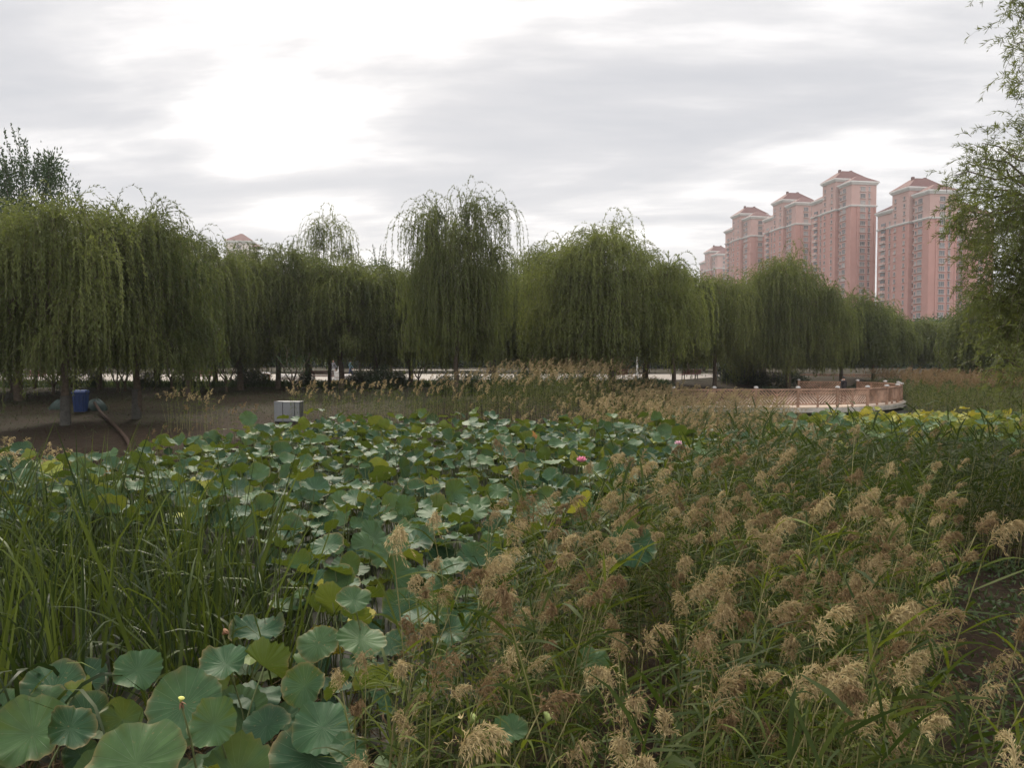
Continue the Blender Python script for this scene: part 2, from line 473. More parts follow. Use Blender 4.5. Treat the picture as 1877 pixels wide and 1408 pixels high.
bp = nt.nodes.new('ShaderNodeBump'); bp.inputs['Strength'].default_value = 0.9; bp.inputs['Distance'].default_value = 0.06
nt.links.new(nb_.outputs['Fac'], bp.inputs['Height']); nt.links.new(bp.outputs[0], b.inputs['Normal'])
M['ground'] = m
tag(g.build('ground', m), kind='structure')

wmb = MB()
wmb.add([(-70, 1, 0), (90, 1, 0), (90, 85, 0), (-70, 85, 0)], [(0, 1, 2, 3)])
m, nt, b, out = new_mat('pond_water')
b.inputs['Base Color'].default_value = (0.010, 0.012, 0.006, 1); b.inputs['Roughness'].default_value = 0.45; b.inputs['Specular IOR Level'].default_value = 0.04
geo = nt.nodes.new('ShaderNodeNewGeometry'); n = noise(nt, 2.5, 4, 0.6, geo.outputs['Position'])
bp = nt.nodes.new('ShaderNodeBump'); bp.inputs['Strength'].default_value = 0.15; bp.inputs['Distance'].default_value = 0.05
nt.links.new(n.outputs['Fac'], bp.inputs['Height']); nt.links.new(bp.outputs[0], b.inputs['Normal'])
tag(wmb.build('water', m), kind='structure')

# paved paths
m, nt, b, out = new_mat('pale_paving')
geo = nt.nodes.new('ShaderNodeNewGeometry')
br = nt.nodes.new('ShaderNodeTexBrick'); nt.links.new(geo.outputs['Position'], br.inputs['Vector'])
br.inputs['Scale'].default_value = 1.6; br.inputs['Mortar Size'].default_value = 0.012
br.inputs['Color1'].default_value = (0.15, 0.125, 0.105, 1); br.inputs['Color2'].default_value = (0.185, 0.155, 0.13, 1); br.inputs['Mortar'].default_value = (0.10, 0.085, 0.07, 1)
n = noise(nt, 0.6, 5, 0.6, geo.outputs['Position'])
nt.links.new(mixc(nt, 1.0, br.outputs['Color'], ramp_out(nt, n.outputs['Fac'], [(0.3, (0.8, 0.8, 0.8)), (0.7, (1.15, 1.13, 1.1))]), 'MULTIPLY'), b.inputs['Base Color'])
b.inputs['Roughness'].default_value = 0.8
M['paving'] = m


def slab(name, pts, z, h=0.03):
    mb = MB(); n = len(pts)
    v = [(x, y, z) for x, y in pts] + [(x, y, z - h) for x, y in pts]
    me = bpy.data.meshes.new(name)
    me.from_pydata(v, [], [list(range(n))] + [[i, i + n, (i + 1) % n + n, (i + 1) % n] for i in range(n)])
    me.materials.append(M['paving']); me.update()
    return link(name, me)


tag(slab('path', [(-60, 54), (-25, 56.5), (0, 57.5), (14, 64), (22, 77), (22, 86), (-60, 85)], 1.515), kind='structure')
tag(slab('path', [(-24, 112), (-5, 112), (-4, 116), (-24, 116)], 1.515), kind='structure')

# ------------------------------------------------------------------ trees
def limb_path(p, q, sag=0.0, n=7, jit=0.06, up=0.25):
    """curved limb from p to q, first rising"""
    p = np.array(p, float); q = np.array(q, float); L = np.linalg.norm(q - p)
    t = np.linspace(0, 1, n)[:, None]
    pts = p + (q - p) * t
    pts[:, 2] += (np.sin(t[:, 0] * math.pi)) * L * up
    pts[1:-1] += rng.normal(size=(n - 2, 3)) * L * jit
    return pts


def willow_meshes(H, Rx, clumps=46, per=28, zlow=0.2, shape=2.2, spire=None, leafL=0.15, leafW=0.034, step=0.047, tintc=0.45, trunk_r=0.14, lean=0.0, flat=1.0, up=0.9):
    """returns (trunk builder, crown builder), origin at the trunk's foot"""
    tb, cb = MB(), MB()
    th = H * 0.36
    tp = np.stack([np.linspace(0, lean, 7) + rng.normal(size=7) * 0.03, rng.normal(size=7) * 0.03, np.linspace(-0.15, th, 7)], 1); tp[0, :2] = 0
    tb.tubes(tp, np.linspace(trunk_r * 1.25, trunk_r * 0.75, 7), 9)
    top = tp[-1]
    # clump centres on nested domes
    cs = []
    clumps = int(clumps * 1.12)
    for k in range(clumps):
        for _ in range(60):
            a = rng.uniform(0, 2 * math.pi); u = rng.uniform(0, 1) ** 0.6
            zf = rng.uniform(0.30, 0.97)
            rad = Rx * (1 - (max(0, zf - 0.42) / 0.56) ** shape) ** 0.5
            c = np.array([math.cos(a) * rad * u * 0.9 + lean, math.sin(a) * rad * u * 0.9 * flat, zf * H])
            if all(np.linalg.norm(c - d) > Rx * 0.24 for d in cs): break
        cs.append(c)
    if spire:
        for dx, dz in spire: cs.append(np.array([dx, rng.uniform(-.3, .3), dz * H]))
    main = []
    for k in range(7):
        a = k * 2.4 + rng.uniform(-.3, .3)
        q = np.array([math.cos(a) * Rx * 0.4 + lean, math.sin(a) * Rx * 0.4, H * rng.uniform(0.55, 0.72)])
        main.append(q)
        tb.tubes(limb_path(tp[-1 - k % 3], q, up=0.08), np.linspace(trunk_r * 0.5, trunk_r * 0.22, 7), 6)
    for c in cs:
        q = min(main, key=lambda mm: np.linalg.norm(mm - c))
        tb.tubes(limb_path(q, c, up=0.12, n=6), np.linspace(trunk_r * 0.2, 0.012, 6), 4)
    for ci, c in enumerate(cs):
        n = int(per * 1.3 * rng.uniform(0.5, 1.4))
        if ci >= clumps: n = int(per * 0.5)
        o = c + rng.normal(size=(n, 3)) * np.array([0.19, 0.19, 0.17]) * (Rx / 3.2) ** 0.5
        rad = o.copy(); rad[:, 2] = 0; rad[:, 0] -= lean
        d0 = nrm(rad + 1e-3) * rng.uniform(0.2, 1.0, (n, 1)) + rng.normal(size=(n, 3)) * 0.45
        d0[:, 2] = np.abs(d0[:, 2]) + up * rng.uniform(0.3, 1, n)
        hem = abs(rng.normal()) * 0.2 - 0.06
        Lmax = o[:, 2] - H * (zlow + hem + rng.uniform(-0.05, 0.16, n))
        L = np.clip(np.where(rng.random(n) < .55, rng.uniform(.7, 2.0, n), rng.uniform(2.0, 4.4, n)) * (H / 8.5), 0.6, np.maximum(Lmax, 0.8))
        tc0 = tintc + rng.normal() * 0.17
        st = MB()
        C, Dd = st.ribbons(o, d0, L, 0.008, 9.0, 12, np.ones(13) * 1.0)
        # leaves along the strands
        cnt = np.maximum((L / step).astype(int), 6)
        ri = np.repeat(np.arange(n), cnt)
        tt = rng.uniform(0.05, 1.0, len(ri)) * 12
        i0 = np.clip(tt.astype(int), 0, 11); fr = (tt - i0)[:, None]
        pos = C[ri, i0] * (1 - fr) + C[ri, i0 + 1] * fr
        dv = Dd[ri, i0]
        ld = dv * 0.9 + rng.normal(size=dv.shape) * 0.38; ld[:, 2] -= 0.15
        stt = rng.normal(size=n) * 0.09
        cb.leaves(pos, ld, leafL * rng.uniform(0.6, 1.25, len(ri)), leafW * rng.uniform(0.8, 1.3, len(ri)), 0,
                  np.clip(tc0 + stt[ri] + rng.normal(size=len(ri)) * 0.10, 0, 1))
        tb.merge(st)
    return tb, cb


def put_tree(kind, loc, meshes, label, cat, group, rz=0.0, sc=(1, 1, 1), lime=False, crown_mat='willow'):
    t = thing(kind, loc, label, cat, group, rz)
    t.scale = sc
    link('trunk', meshes[0], t); link('crown', meshes[1], t)
    return t


def willow_proto(name, **k):
    tb, cb = willow_meshes(**k)
    return tb.mesh('trunk', M['bark']), cb.mesh('crown', M['willow'])


WP = {
    'front': willow_proto('a', H=8.4, Rx=3.3, clumps=60, per=46, zlow=0.01, shape=2.4, tintc=0.62),
    'front2': willow_proto('b', H=7.8, Rx=2.7, clumps=54, per=44, zlow=0.02, shape=2.2, tintc=0.64),
    'column': willow_proto('c', H=9.6, Rx=3.1, clumps=72, per=34, zlow=0.02, shape=5.5, spire=[(0.5, 0.99), (0.9, 1.0), (2.3, 0.97), (2.7, 0.95), (0.1, 0.96), (-2.9, 0.9), (-2.3, 0.91), (-1.4, 0.91), (0.7, 0.985), (1.1, 0.99), (2.5, 0.965)], tintc=0.92, trunk_r=0.16, up=1.1),
    'dome': willow_proto('d', H=8.6, Rx=4.0, clumps=76, per=46, zlow=0.03, shape=2.4, spire=[(-0.4, 0.985), (0.8, 0.98), (1.7, 0.95), (-1.8, 0.92)], tintc=0.70, trunk_r=0.17),
    'thin': willow_proto('e', H=10.5, Rx=2.2, clumps=30, per=22, zlow=0.3, shape=1.5, tintc=0.5, trunk_r=0.12, up=1.3),
    'far': willow_proto('f', H=8.5, Rx=3.4, clumps=64, per=34, zlow=0.05, shape=2.5, tintc=0.64, leafL=0.22, leafW=0.055, step=0.07),
}
WH = {'front': 8.4, 'front2': 7.8, 'column': 9.6, 'dome': 8.6, 'thin': 10.5, 'far': 8.5}
WR = {'front': 3.3, 'front2': 2.7, 'column': 3.1, 'dome': 4.0, 'thin': 2.2, 'far': 3.4}

WG = 'weeping willows along the park bank'
# kind, trunk px, depth, top py, half width px, label
willows = [
    ('front', 118, 26, 388, 150, 'weeping willow in front at far left with limewashed trunk by the blue bin', True),
    ('front2', 249, 28.5, 398, 118, 'slim weeping willow with limewashed trunk, second large trunk from the left bank', True),
    ('front2', 35, 36, 440, 140, 'dark weeping willow at the left edge behind the limewashed one'),
    ('front', 345, 40, 446, 110, 'weeping willow between the slim limewashed one and the cream tower'),
    ('front2', 440, 44, 486, 95, 'weeping willow standing below the cream tower roof'),
    ('front', 510, 46, 462, 100, 'weeping willow with a dark trunk above the white panel box'),
    ('thin', 604, 52, 397, 52, 'tall thin weeping willow whose sparse top stands above its neighbours'),
    ('front2', 625, 46, 490, 92, 'low weeping willow whose dark trunk stands beside the red bench'),
    ('front', 690, 48, 492, 100, 'rounded weeping willow left of the tallest column-shaped willow'),
    ('front2', 752, 50, 520, 80, 'small weeping willow half hidden by the column-shaped willow'),
    ('column', 836, 40, 392, 112, 'tall column-shaped weeping willow with long curtains in the middle of the row'),
    ('thin', 962, 58, 470, 60, 'narrow dark weeping willow in the gap between column-shaped and domed willows'),
    ('front2', 1012, 54, 462, 70, 'weeping willow with drooping tips left behind the broad domed willow'),
    ('dome', 1122, 43, 438, 138, 'broad domed light green weeping willow right of the middle'),
    ('front2', 1235, 54, 500, 70, 'weeping willow right behind the broad domed willow'),
    ('front', 1310, 58, 516, 80, 'dark weeping willow left of the rounded one in front of the towers'),
    ('dome', 1445, 60, 488, 95, 'rounded weeping willow standing in front of the pink towers behind the deck'),
    ('far', 1378, 66, 530, 70, 'dark weeping willow behind the deck railing left of the rounded one'),
    ('far', 1542, 70, 548, 75, 'weeping willow behind the deck right of the rounded one'),
    ('far', 1600, 76, 566, 62, 'lower weeping willow between deck and tower gap'),
    ('far', 1672, 88, 590, 45, 'distant low willow left of the tower foot'),
    ('far', 1722, 90, 592, 55, 'distant low willow under the broad pink tower'),
    ('far', 1772, 86, 584, 50, 'distant low willow under the right-hand towers'),
    ('far', 1830, 62, 548, 85, 'large weeping willow at the right edge behind the reeds'),
    ('far', 1905, 58, 520, 95, 'weeping willow cut by the right edge behind the near branches'),
    ('front', 182, 44, 470, 95, 'shaded weeping willow in the second row between the two limewashed ones'),
    ('front2', 290, 50, 490, 95, 'shaded weeping willow in the second row right of the slim limewashed one'),
    ('front', 395, 53, 500, 90, 'shaded weeping willow in the second row above the left red bench'),
    ('front2', 565, 54, 505, 90, 'shaded weeping willow in the second row above the red bench'),
    ('front', 905, 52, 500, 95, 'dark weeping willow behind the right side of the column-shaped one'),
    ('front', 985, 50, 520, 90, 'dark weeping willow above the broad dark bush'),
    ('front2', 1185, 56, 520, 95, 'dark weeping willow behind the light green dome'),
    ('front', 1395, 66, 530, 85, 'dark weeping willow whose trunk stands above the back railing'),
    ('far', -90, 40, 400, 150, 'weeping willow cut by the left edge of the bank'),
]
def ground_at(px, d):
    x = (px - 938.5) / F * d
    return x, gz1(x, d)
for k, e in enumerate(willows):
    kind, px, d, top, hw, lab = e[:6]
    x, z = ground_at(px, d)
    zt = at(px, top, d).z
    sz = (zt - z) / (WH[kind] * 0.985); sx = (0.80 if kind == 'column' else 1.10) * hw / F * d / (WR[kind] + 0.25)
    t = put_tree('willow_tree', (x, d, z - 0.05), WP[kind], lab, 'tree', WG, rz=(0 if kind == 'column' else rng.uniform(0, 6.28)), sc=(sx, sx, sz))
    if len(e) > 6:
        c = MB(); c.tubes(np.array([[0, 0, .0], [0, 0, 0.65], [0, 0, 1.2]]), np.array([0.205, 0.185, 0.17]), 12)
        lw = c.build('limewash_band', M['lime'], t)


def broadleaf(H, Rx, zlow, clumps, per, leaf=0.14, shoots=0, tintc=0.45, stems=1, trunk_r=0.15, spread=0.4):
    tb, cb = MB(), MB()
    for s in range(stems):
        a = rng.uniform(0, 6.28)
        q = np.array([math.cos(a) * Rx * 0.3 * (stems > 1), math.sin(a) * Rx * 0.3 * (stems > 1), H * 0.62])
        tb.tubes(limb_path((0, 0, -.1), q, up=0.02, jit=0.02), np.linspace(trunk_r, trunk_r * .4, 7), 7)
    for k in range(clumps):
        a = rng.uniform(0, 6.28); u = rng.uniform(0, 1) ** 0.45
        zf = rng.uniform(zlow, 0.96)
        mid = (zf - zlow) / (1 - zlow)
        rad = Rx * math.sqrt(max(0.05, 1 - (2 * mid - 0.8) ** 2 / 1.6)) * u
        c = np.array([math.cos(a) * rad, math.sin(a) * rad, zf * H])
        tb.tubes(limb_path((0, 0, min(zf * H * 0.75, H * 0.6)), c, up=0.05, n=5), np.linspace(trunk_r * 0.25, 0.01, 5), 4)
        n = int(per * rng.uniform(0.6, 1.4))
        o = c + rng.normal(size=(n, 3)) * spread
        d = (o - c) + rng.normal(size=(n, 3)) * 0.3; d[:, 2] -= 0.1
        cb.leaves(o, d, leaf * rng.uniform(.7, 1.3, n), leaf * 0.55, 0, np.clip(tintc + rng.normal() * 0.14 + rng.normal(size=n) * 0.12, 0, 1))
    for k in range(shoots):
        a = rng.uniform(0, 6.28); r_ = Rx * rng.uniform(0.1, 0.9)
        p = np.array([math.cos(a) * r_, math.sin(a) * r_, H * (0.93 - 0.35 * (r_ / Rx) ** 2)])
        L = H * rng.uniform(0.08, 0.2)
        q = p + np.array([math.cos(a) * L * .35, math.sin(a) * L * .35, L])
        tb.tubes(np.array([p, (p + q) / 2, q]), np.array([.02, .015, .006]), 4)
        n = 60; t_ = rng.uniform(0, 1, n)[:, None]
        o = p + (q - p) * t_ + rng.normal(size=(n, 3)) * 0.05
        d = rng.normal(size=(n, 3)); d[:, 2] += 0.6
        cb.leaves(o, d, leaf * rng.uniform(.7, 1.2, n), leaf * .5, 0, np.clip(tintc + rng.normal(size=n) * .1, 0, 1))
    return tb.mesh('trunk', M['bark']), cb.mesh('crown', M['broad'])


elm = broadleaf(12.5, 3.4, 0.3, 90, 190, 0.2, 22, 0.35)
pop = broadleaf(12.0, 1.6, 0.25, 40, 120, 0.2, 8, 0.3)
wood = broadleaf(11.0, 4.8, 0.0, 150, 150, 0.5, 6, 0.3, spread=0.8)
def put_h(kind, px, d, top, hw, mesh, H, Rx, lab, grp):
    x, z = ground_at(px, d); zt = at(px, top, d).z
    s = (zt - z) / H; sx = hw / F * d / Rx
    return put_tree(kind, (x, d, z), mesh, lab, 'tree', grp, rng.uniform(0, 6.28), (sx, sx, s))
put_h('elm_tree', 62, 46, 262, 82, elm, 12.9, 3.6, 'dark broadleaf tree with upright shoots rising above the willows at upper left', None)
put_h('elm_tree', -40, 48, 300, 75, elm, 13.2, 3.6, 'dark broadleaf tree cut by the left edge above the willows', None)
put_h('poplar_tree', 692, 72, 462, 20, pop, 12.6, 1.7, 'small dark poplar tip rising behind the willows, the left one of two', 'poplar tips behind the willows')
put_h('poplar_tree', 716, 74, 470, 24, pop, 12.6, 1.7, 'small dark poplar tip nearest the column-shaped willow', 'poplar tips behind the willows')
put_h('poplar_tree', 1262, 84, 512, 30, pop, 12.6, 1.7, 'dark poplar behind the willows just left of the farthest pink tower', 'poplar tips behind the willows')
# the wood beyond the paved square
for k, px in enumerate(np.linspace(-240, 2100, 40)):
    d = rng.uniform(132, 158)
    x, z = px * 0 + (px - 938.5) / F * d, 1.5
    put_tree('park_tree', (x, d, z), wood, 'dark leafy tree in the park wood beyond the paved square', 'tree', 'trees of the wood beyond the square', rng.uniform(0, 6.28), (1.15, 1.15, rng.uniform(0.9, 1.25) * (0.66 if px > 1480 else 1)))
for k, px in enumerate([60, 190, 330, 450, 570, 660, 780, 900, 1010, 1130, 1290, 1400]):
    d = rng.uniform(92, 106)
    x = (px - 938.5) / F * d
    put_tree('willow_tree', (x, d, 1.5), WP['far'], 'willow on the lawn beyond the paved square, seen between the trunks', 'tree', 'willows on the far lawn', rng.uniform(0, 6.28), (1.15, 1.15, 0.98))


# small multi-stemmed trees and bushes under the willows
def sapling(H=2.6, stems=5, leaves=420):
    tb, cb = MB(), MB()
    for s in range(stems):
        a = s * 6.28 / stems + rng.uniform(-.4, .4)
        q = np.array([math.cos(a) * H * 0.36, math.sin(a) * H * 0.36, H * rng.uniform(0.75, 1)])
        pth = limb_path((0, 0, 0.45 if stems > 1 else 0), q, up=-0.04, jit=0.03)
        tb.tubes(pth, np.linspace(0.05, 0.012, 7), 5)
        n = leaves // stems
        t_ = rng.uniform(0.45, 1.05, n); i0 = np.clip((t_ * 6).astype(int), 0, 5)
        o = pth[i0] + rng.normal(size=(n, 3)) * 0.2
        cb.leaves(o, rng.normal(size=(n, 3)) - np.array([0, 0, .4]), 0.11, 0.05, 0, np.clip(rng.normal(size=n) * .15 + .4, 0, 1))
    tb.tubes(np.array([[0, 0, -.1], [0.01, 0, .25], [0, 0.01, .5]]), np.array([.085, .075, .065]), 7)
    return tb.mesh('trunk', M['bark']), cb.mesh('crown', M['broad'])
sap = [sapling(2.7, 5), sapling(2.5, 3, 300), sapling(2.9, 4, 500)]
saps = [(97, 40, 0, 'small forked tree with V-shaped stems left of the limewashed willow'),
        (215, 42, 1, 'small forked tree, left of a pair between the two limewashed trunks'),
        (229, 43, 1, 'small forked tree, right of a pair beside the slim limewashed trunk'),
        (314, 45, 2, 'small tree with a thin dark stem left of the nearer red bench row'),
        (383, 47, 2, 'small tree with a dark stem in front of the left red bench'),
        (415, 42, 0, 'small forked tree with spreading stems in front of the grass verge'),
        (538, 40, 2, 'thin small tree standing just behind the white panel box'),
        (20, 42, 0, 'small forked tree at the left edge in front of the paving'),
        (767, 52, 1, 'thin small tree left of the column-shaped willow trunk')]
for px, d, k, lab in saps:
    x, z = ground_at(px, d)
    put_tree('small_tree', (x, d, z - .03), sap[k], lab, 'tree', 'small forked trees under the willows', rng.uniform(0, 6.28), (1, 1, 1))
# bare dark trunks standing back on the verge
trunk_mb = MB(); trunk_mb.tubes(np.array([[0, 0, -.1], [0.02, 0.01, 1.5], [0.0, 0.03, 3.2], [0.05, 0, 4.6]]), np.array([.17, .14, .13, .11]), 9)
trunk_me = trunk_mb.mesh('trunk', M['bark'])


def bush(Rx, H, n, tint):
    cb = MB(); tb = MB()
    for k in range(9):
        a = rng.uniform(0, 6.28); q = (math.cos(a) * Rx * .6, math.sin(a) * Rx * .6, H * rng.uniform(.5, .9))
        tb.tubes(limb_path((0, 0, -.05), q, n=5), np.linspace(.03, .008, 5), 4)
    nb = 26
    for k in range(nb):
        a = rng.uniform(0, 6.28); u = rng.uniform(0, 1) ** .5; z = rng.uniform(.1, .92)
        r_ = Rx * math.sqrt(max(0, 1 - (z * 1.6 - .5) ** 2 / 1.4)) * u
        c = np.array([math.cos(a) * r_, math.sin(a) * r_, z * H]); m_ = n // nb
        o = c + rng.normal(size=(m_, 3)) * Rx * .18
        o[:, 2] = np.maximum(o[:, 2], 0.02)
        cb.leaves(o, (o - c) + rng.normal(size=(m_, 3)) * .1, 0.12, 0.06, 0, np.clip(tint + rng.normal() * .12 + rng.normal(size=m_) * .12, 0, 1))
    return tb.mesh('stems', M['bark']), cb.mesh('foliage', M['bush'])
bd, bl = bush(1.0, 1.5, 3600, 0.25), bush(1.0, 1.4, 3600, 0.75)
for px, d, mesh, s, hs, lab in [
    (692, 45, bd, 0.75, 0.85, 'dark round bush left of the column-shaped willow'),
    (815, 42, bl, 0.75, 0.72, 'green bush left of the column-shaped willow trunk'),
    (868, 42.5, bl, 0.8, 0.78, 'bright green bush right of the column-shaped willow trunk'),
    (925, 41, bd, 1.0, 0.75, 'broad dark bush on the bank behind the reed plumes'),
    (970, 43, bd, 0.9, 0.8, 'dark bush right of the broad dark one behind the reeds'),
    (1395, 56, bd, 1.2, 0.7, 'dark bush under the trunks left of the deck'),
    (1425, 58, bd, 1.1, 0.75, 'dark bush next to the back rail of the deck')] + [(px, 46.5 + (px * 7 % 13) * .5, bd if px % 3 else bl, .5 + (px % 7) * .06, (.32 + (px % 5) * .06) * (1.9 if px % 5 in (0, 2) else 1), 'low shrub on the verge between the trunks') for px in (30, 130, 175, 270, 340, 452, 480, 560, 655, 668, 720, 735, 1040, 1075, 1180, 1215)] + [(px, 63 + (px % 4) * 1.5, bd, 1.2 + (px % 3) * .25, .8, 'dark shrub added to stand for shade under the trunks behind the deck') for px in (1345, 1372, 1408, 1455, 1480, 1500, 1530, 1575, 1610)]:  # the last row of shrubs is added to darken the ground behind the deck
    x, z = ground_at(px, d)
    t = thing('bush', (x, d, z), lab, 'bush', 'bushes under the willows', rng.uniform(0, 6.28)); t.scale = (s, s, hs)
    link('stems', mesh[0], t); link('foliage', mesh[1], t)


# ------------------------------------------------------------------ near tree at the right edge
def near_tree():
    tx = at(2010, 700, 11.5).x; ty = 11.5; tz = gz1(tx, ty)
    t = thing('willow_tree', (tx, ty, tz), 'near leafy tree at the right edge with sprays of narrow leaves over the towers', 'tree')
    tb, cb = MB(), MB()
    base = np.array([tx, ty, tz])
    tp = np.array([[0, 0, -.3], [-.05, 0, 1.5], [-.1, .05, 3.2], [-.2, 0, 5], [-.15, .1, 7], [-.1, 0, 9.2]])
    tb.tubes(tp, np.array([.2, .17, .15, .12, .08, .03]), 10)
    # spray centres, as seen from the photograph: px, py, radius (m), density
    spr = []
    def add(px, py, r, n, dj=1.0):
        p = at(px, py, 11.5 + rng.uniform(-1, 1) * dj); spr.append((np.array(p) - base, r, n))
    for px, py, r, n in [(1748, 322, .24, 6), (1738, 362, .22, 5), (1752, 408, .22, 5), (1790, 290, .26, 6), (1862, -60, .4, 9), (1890, -90, .5, 12), (1872, -20, .3, 8), (1905, 0, .45, 12), (1868, 20, .28, 7), (1862, 80, .26, 7), (1885, 130, .35, 8), (1868, 150, .22, 5), (1880, 205, .3, 7), (1860, 235, .22, 4), (1900, 60, .5, 14), (1905, 250, .4, 12),
                         (1800, 262, .26, 6), (1838, 275, .3, 8), (1775, 300, .26, 6), (1810, 315, .34, 10), (1850, 320, .36, 12), (1880, 300, .4, 14), (1765, 345, .26, 5), (1800, 350, .32, 9), (1845, 355, .3, 9),
                         (1880, 370, .4, 14), (1770, 385, .26, 7), (1810, 395, .36, 16), (1870, 420, .3, 16), (1800, 430, .3, 12), (1775, 425, .2, 5), (1868, 465, .28, 16), (1812, 470, .3, 9), (1775, 470, .22, 5), (1880, 510, .35, 18),
                         (1800, 510, .3, 10), (1830, 540, .36, 14), (1790, 545, .24, 6), (1870, 560, .4, 18), (1835, 590, .4, 14), (1870, 620, .45, 18), (1810, 600, .3, 8), (1900, 450, .45, 22), (1910, 350, .5, 20), (1915, 560, .5, 20), (1860, 390, .22, 8), (1845, 660, .4, 12), (1890, 680, .4, 14)]:
        add(px, py, r, n)
    # the far side of the crown, outside the photograph
    for k in range(46):
        a = rng.uniform(-1.9, 1.9); h = rng.uniform(2.4, 9.2); q = (.5 + 1.5 * rng.random()) * (1.15 - h / 14)
        spr.append((np.array([math.cos(a) * q + .1, math.sin(a) * q, h]), .42, 12))
    for c, r, n in spr:
        s = tp[np.argmin(np.abs(tp[:, 2] - (c[2] - 0.9)))]
        pth = limb_path(s, c, up=0.10, n=7, jit=0.03)
        tb.tubes(pth, np.linspace(0.035, 0.006, 7), 5)
        # twigs fan outwards from the limb's end
        axis = nrm(c - s + np.array([0, 0, .4]))
        n2 = max(4, int(n * (2.2 if c[2] + tz > 5.6 else 3.9)))
        o = c - axis * r * rng.uniform(0, 1.2, (n2, 1)) + rng.normal(size=(n2, 3)) * r * 0.45
        d = axis + rng.normal(size=(n2, 3)) * 0.65
        L = r * rng.uniform(0.7, 1.5, n2)
        st = MB(); C, Dd = st.ribbons(o, d, L, .006, 1.5 if c[2] + tz > 5.6 else 2.6, 6, np.ones(7)); tb.merge(st)
        per = 26
        ri = np.repeat(np.arange(n2), per); tt = rng.uniform(.05, 1, len(ri)) * 6; i0 = np.clip(tt.astype(int), 0, 5); fr = (tt - i0)[:, None]
        pos = C[ri, i0] * (1 - fr) + C[ri, i0 + 1] * fr
        ld = Dd[ri, i0] * 0.75 + rng.normal(size=pos.shape) * 0.5
        cb.leaves(pos, ld, 0.085 * rng.uniform(.6, 1.3, len(ri)), 0.0125, 0, np.clip(.5 + rng.normal() * .12 + rng.normal(size=len(ri)) * .14, 0, 1))
    tb.build('trunk', M['bark'], t); cb.build('crown', M['nearleaf'], t)
near_tree()

# ------------------------------------------------------------------ lotus
def lotus_leaf(rad, seed, cup=0.10, wave=0.10, fold=0.0, rings=9, seg=84):
    """peltate leaf: wavy shallow funnel, centre at the origin"""
    r_ = np.random.default_rng(seed)
    rr = np.linspace(0, 1, rings + 1)[1:] ** 0.8
    th = np.linspace(0, 2 * math.pi, seg + 1)
    ph = r_.uniform(0, 6.28, 6)
    edge = 1 + 0.03 * np.sin(2 * th + ph[0]) + 0.03 * np.sin(5 * th + ph[1]) + 0.012 * np.sin(13 * th + ph[2]) + 0.012 * np.sin(20 * th + ph[5])
    edge = edge + 0.010 * np.cos(21 * th)
    notch = np.exp(-((np.angle(np.exp(1j * (th - ph[3])))) / 0.12) ** 2) + np.exp(-((np.angle(np.exp(1j * (th - ph[3] - math.pi)))) / 0.12) ** 2)
    edge -= 0.055 * notch
    Rg, Tg = np.meshgrid(rr, th, indexing='ij')
    Eg = 1 + (edge[None, :] - 1) * Rg
    z = cup * Rg ** 1.6 + wave * Rg ** 2.6 * (0.55 * np.sin(2 * Tg + ph[0]) + 0.45 * np.sin(3 * Tg + ph[1]) + 0.30 * np.sin(5 * Tg + ph[2]) + 0.22 * np.sin(9 * Tg + ph[4]) + 0.12 * np.sin(17 * Tg + ph[5])) + 0.012 * Rg * np.cos(21 * Tg) + 0.03 * Rg ** 5 * np.cos(21 * Tg + ph[1])
    x = Rg * Eg * np.cos(Tg); y = Rg * Eg * np.sin(Tg)
    if fold:
        z = z + fold * np.abs(x) ** 1.4
        x = x * (1 - 0.22 * fold)
    V = np.concatenate([[[0, 0, 0]] * seg, np.stack([x, y, z], -1).reshape(-1, 3)]) * rad
    hub = np.stack([np.zeros(seg), np.zeros(seg), np.linspace(0, 1, seg)], 1)
    tint = np.concatenate([hub, np.stack([np.zeros_like(Rg), Rg, Tg / (2 * math.pi)], -1).reshape(-1, 3)])
    tint[:, 0] = 0.5
    idx = seg + np.arange(rings * (seg + 1)).reshape(rings, seg + 1)
    f4 = np.stack([idx[:-1, :-1], idx[1:, :-1], idx[1:, 1:], idx[:-1, 1:]], -1).reshape(-1, 4)
    f3 = np.stack([np.arange(seg), idx[0, :-1], idx[0, 1:]], -1)
    return V, f4, f3, tint


def lotus_mb(rad, seed, **k):
    mb = MB(); V, f4, f3, t = lotus_leaf(rad, seed, **k)
    mb.add(V, f4, 0, t)
    mb.f.append(f3 + 0); mb.v.append(np.zeros((0, 3), np.float32)); mb.c.append(np.zeros((0, 4), np.float32)); mb.m.append(np.zeros(len(f3), np.int32))
    return mb


LV = [(0.12, 0.13, 0.0), (0.20, 0.22, 0.0), (0.05, 0.16, 0.0), (0.25, 0.26, 0.0), (0.12, 0.16, 0.4), (0.10, 0.2, 0.8), (0.34, 0.2, 0.0), (-0.08, 0.24, 0.0), (0.14, 0.30, 0.2), (0.09, 0.11, 0.0)]
LB = [lotus_mb(1.0, 100 + k, cup=c, wave=w_, fold=f_) for k, (c, w_, f_) in enumerate(LV)]
LB_far = [lotus_mb(1.0, 100 + k, cup=c, wave=w_, fold=f_, rings=4, seg=42) for k, (c, w_, f_) in enumerate(LV)]
LM = [b.mesh('leaf_blade', M['lotus']) for b in LB]
LMY = [b.mesh('leaf_blade', M['lotusyellow']) for b in LB]
LMB = [lotus_mb(1.0, 300 + k, cup=0.2, wave=0.35, fold=0.8).mesh('leaf_blade', M['lotusbrown']) for k in range(3)]


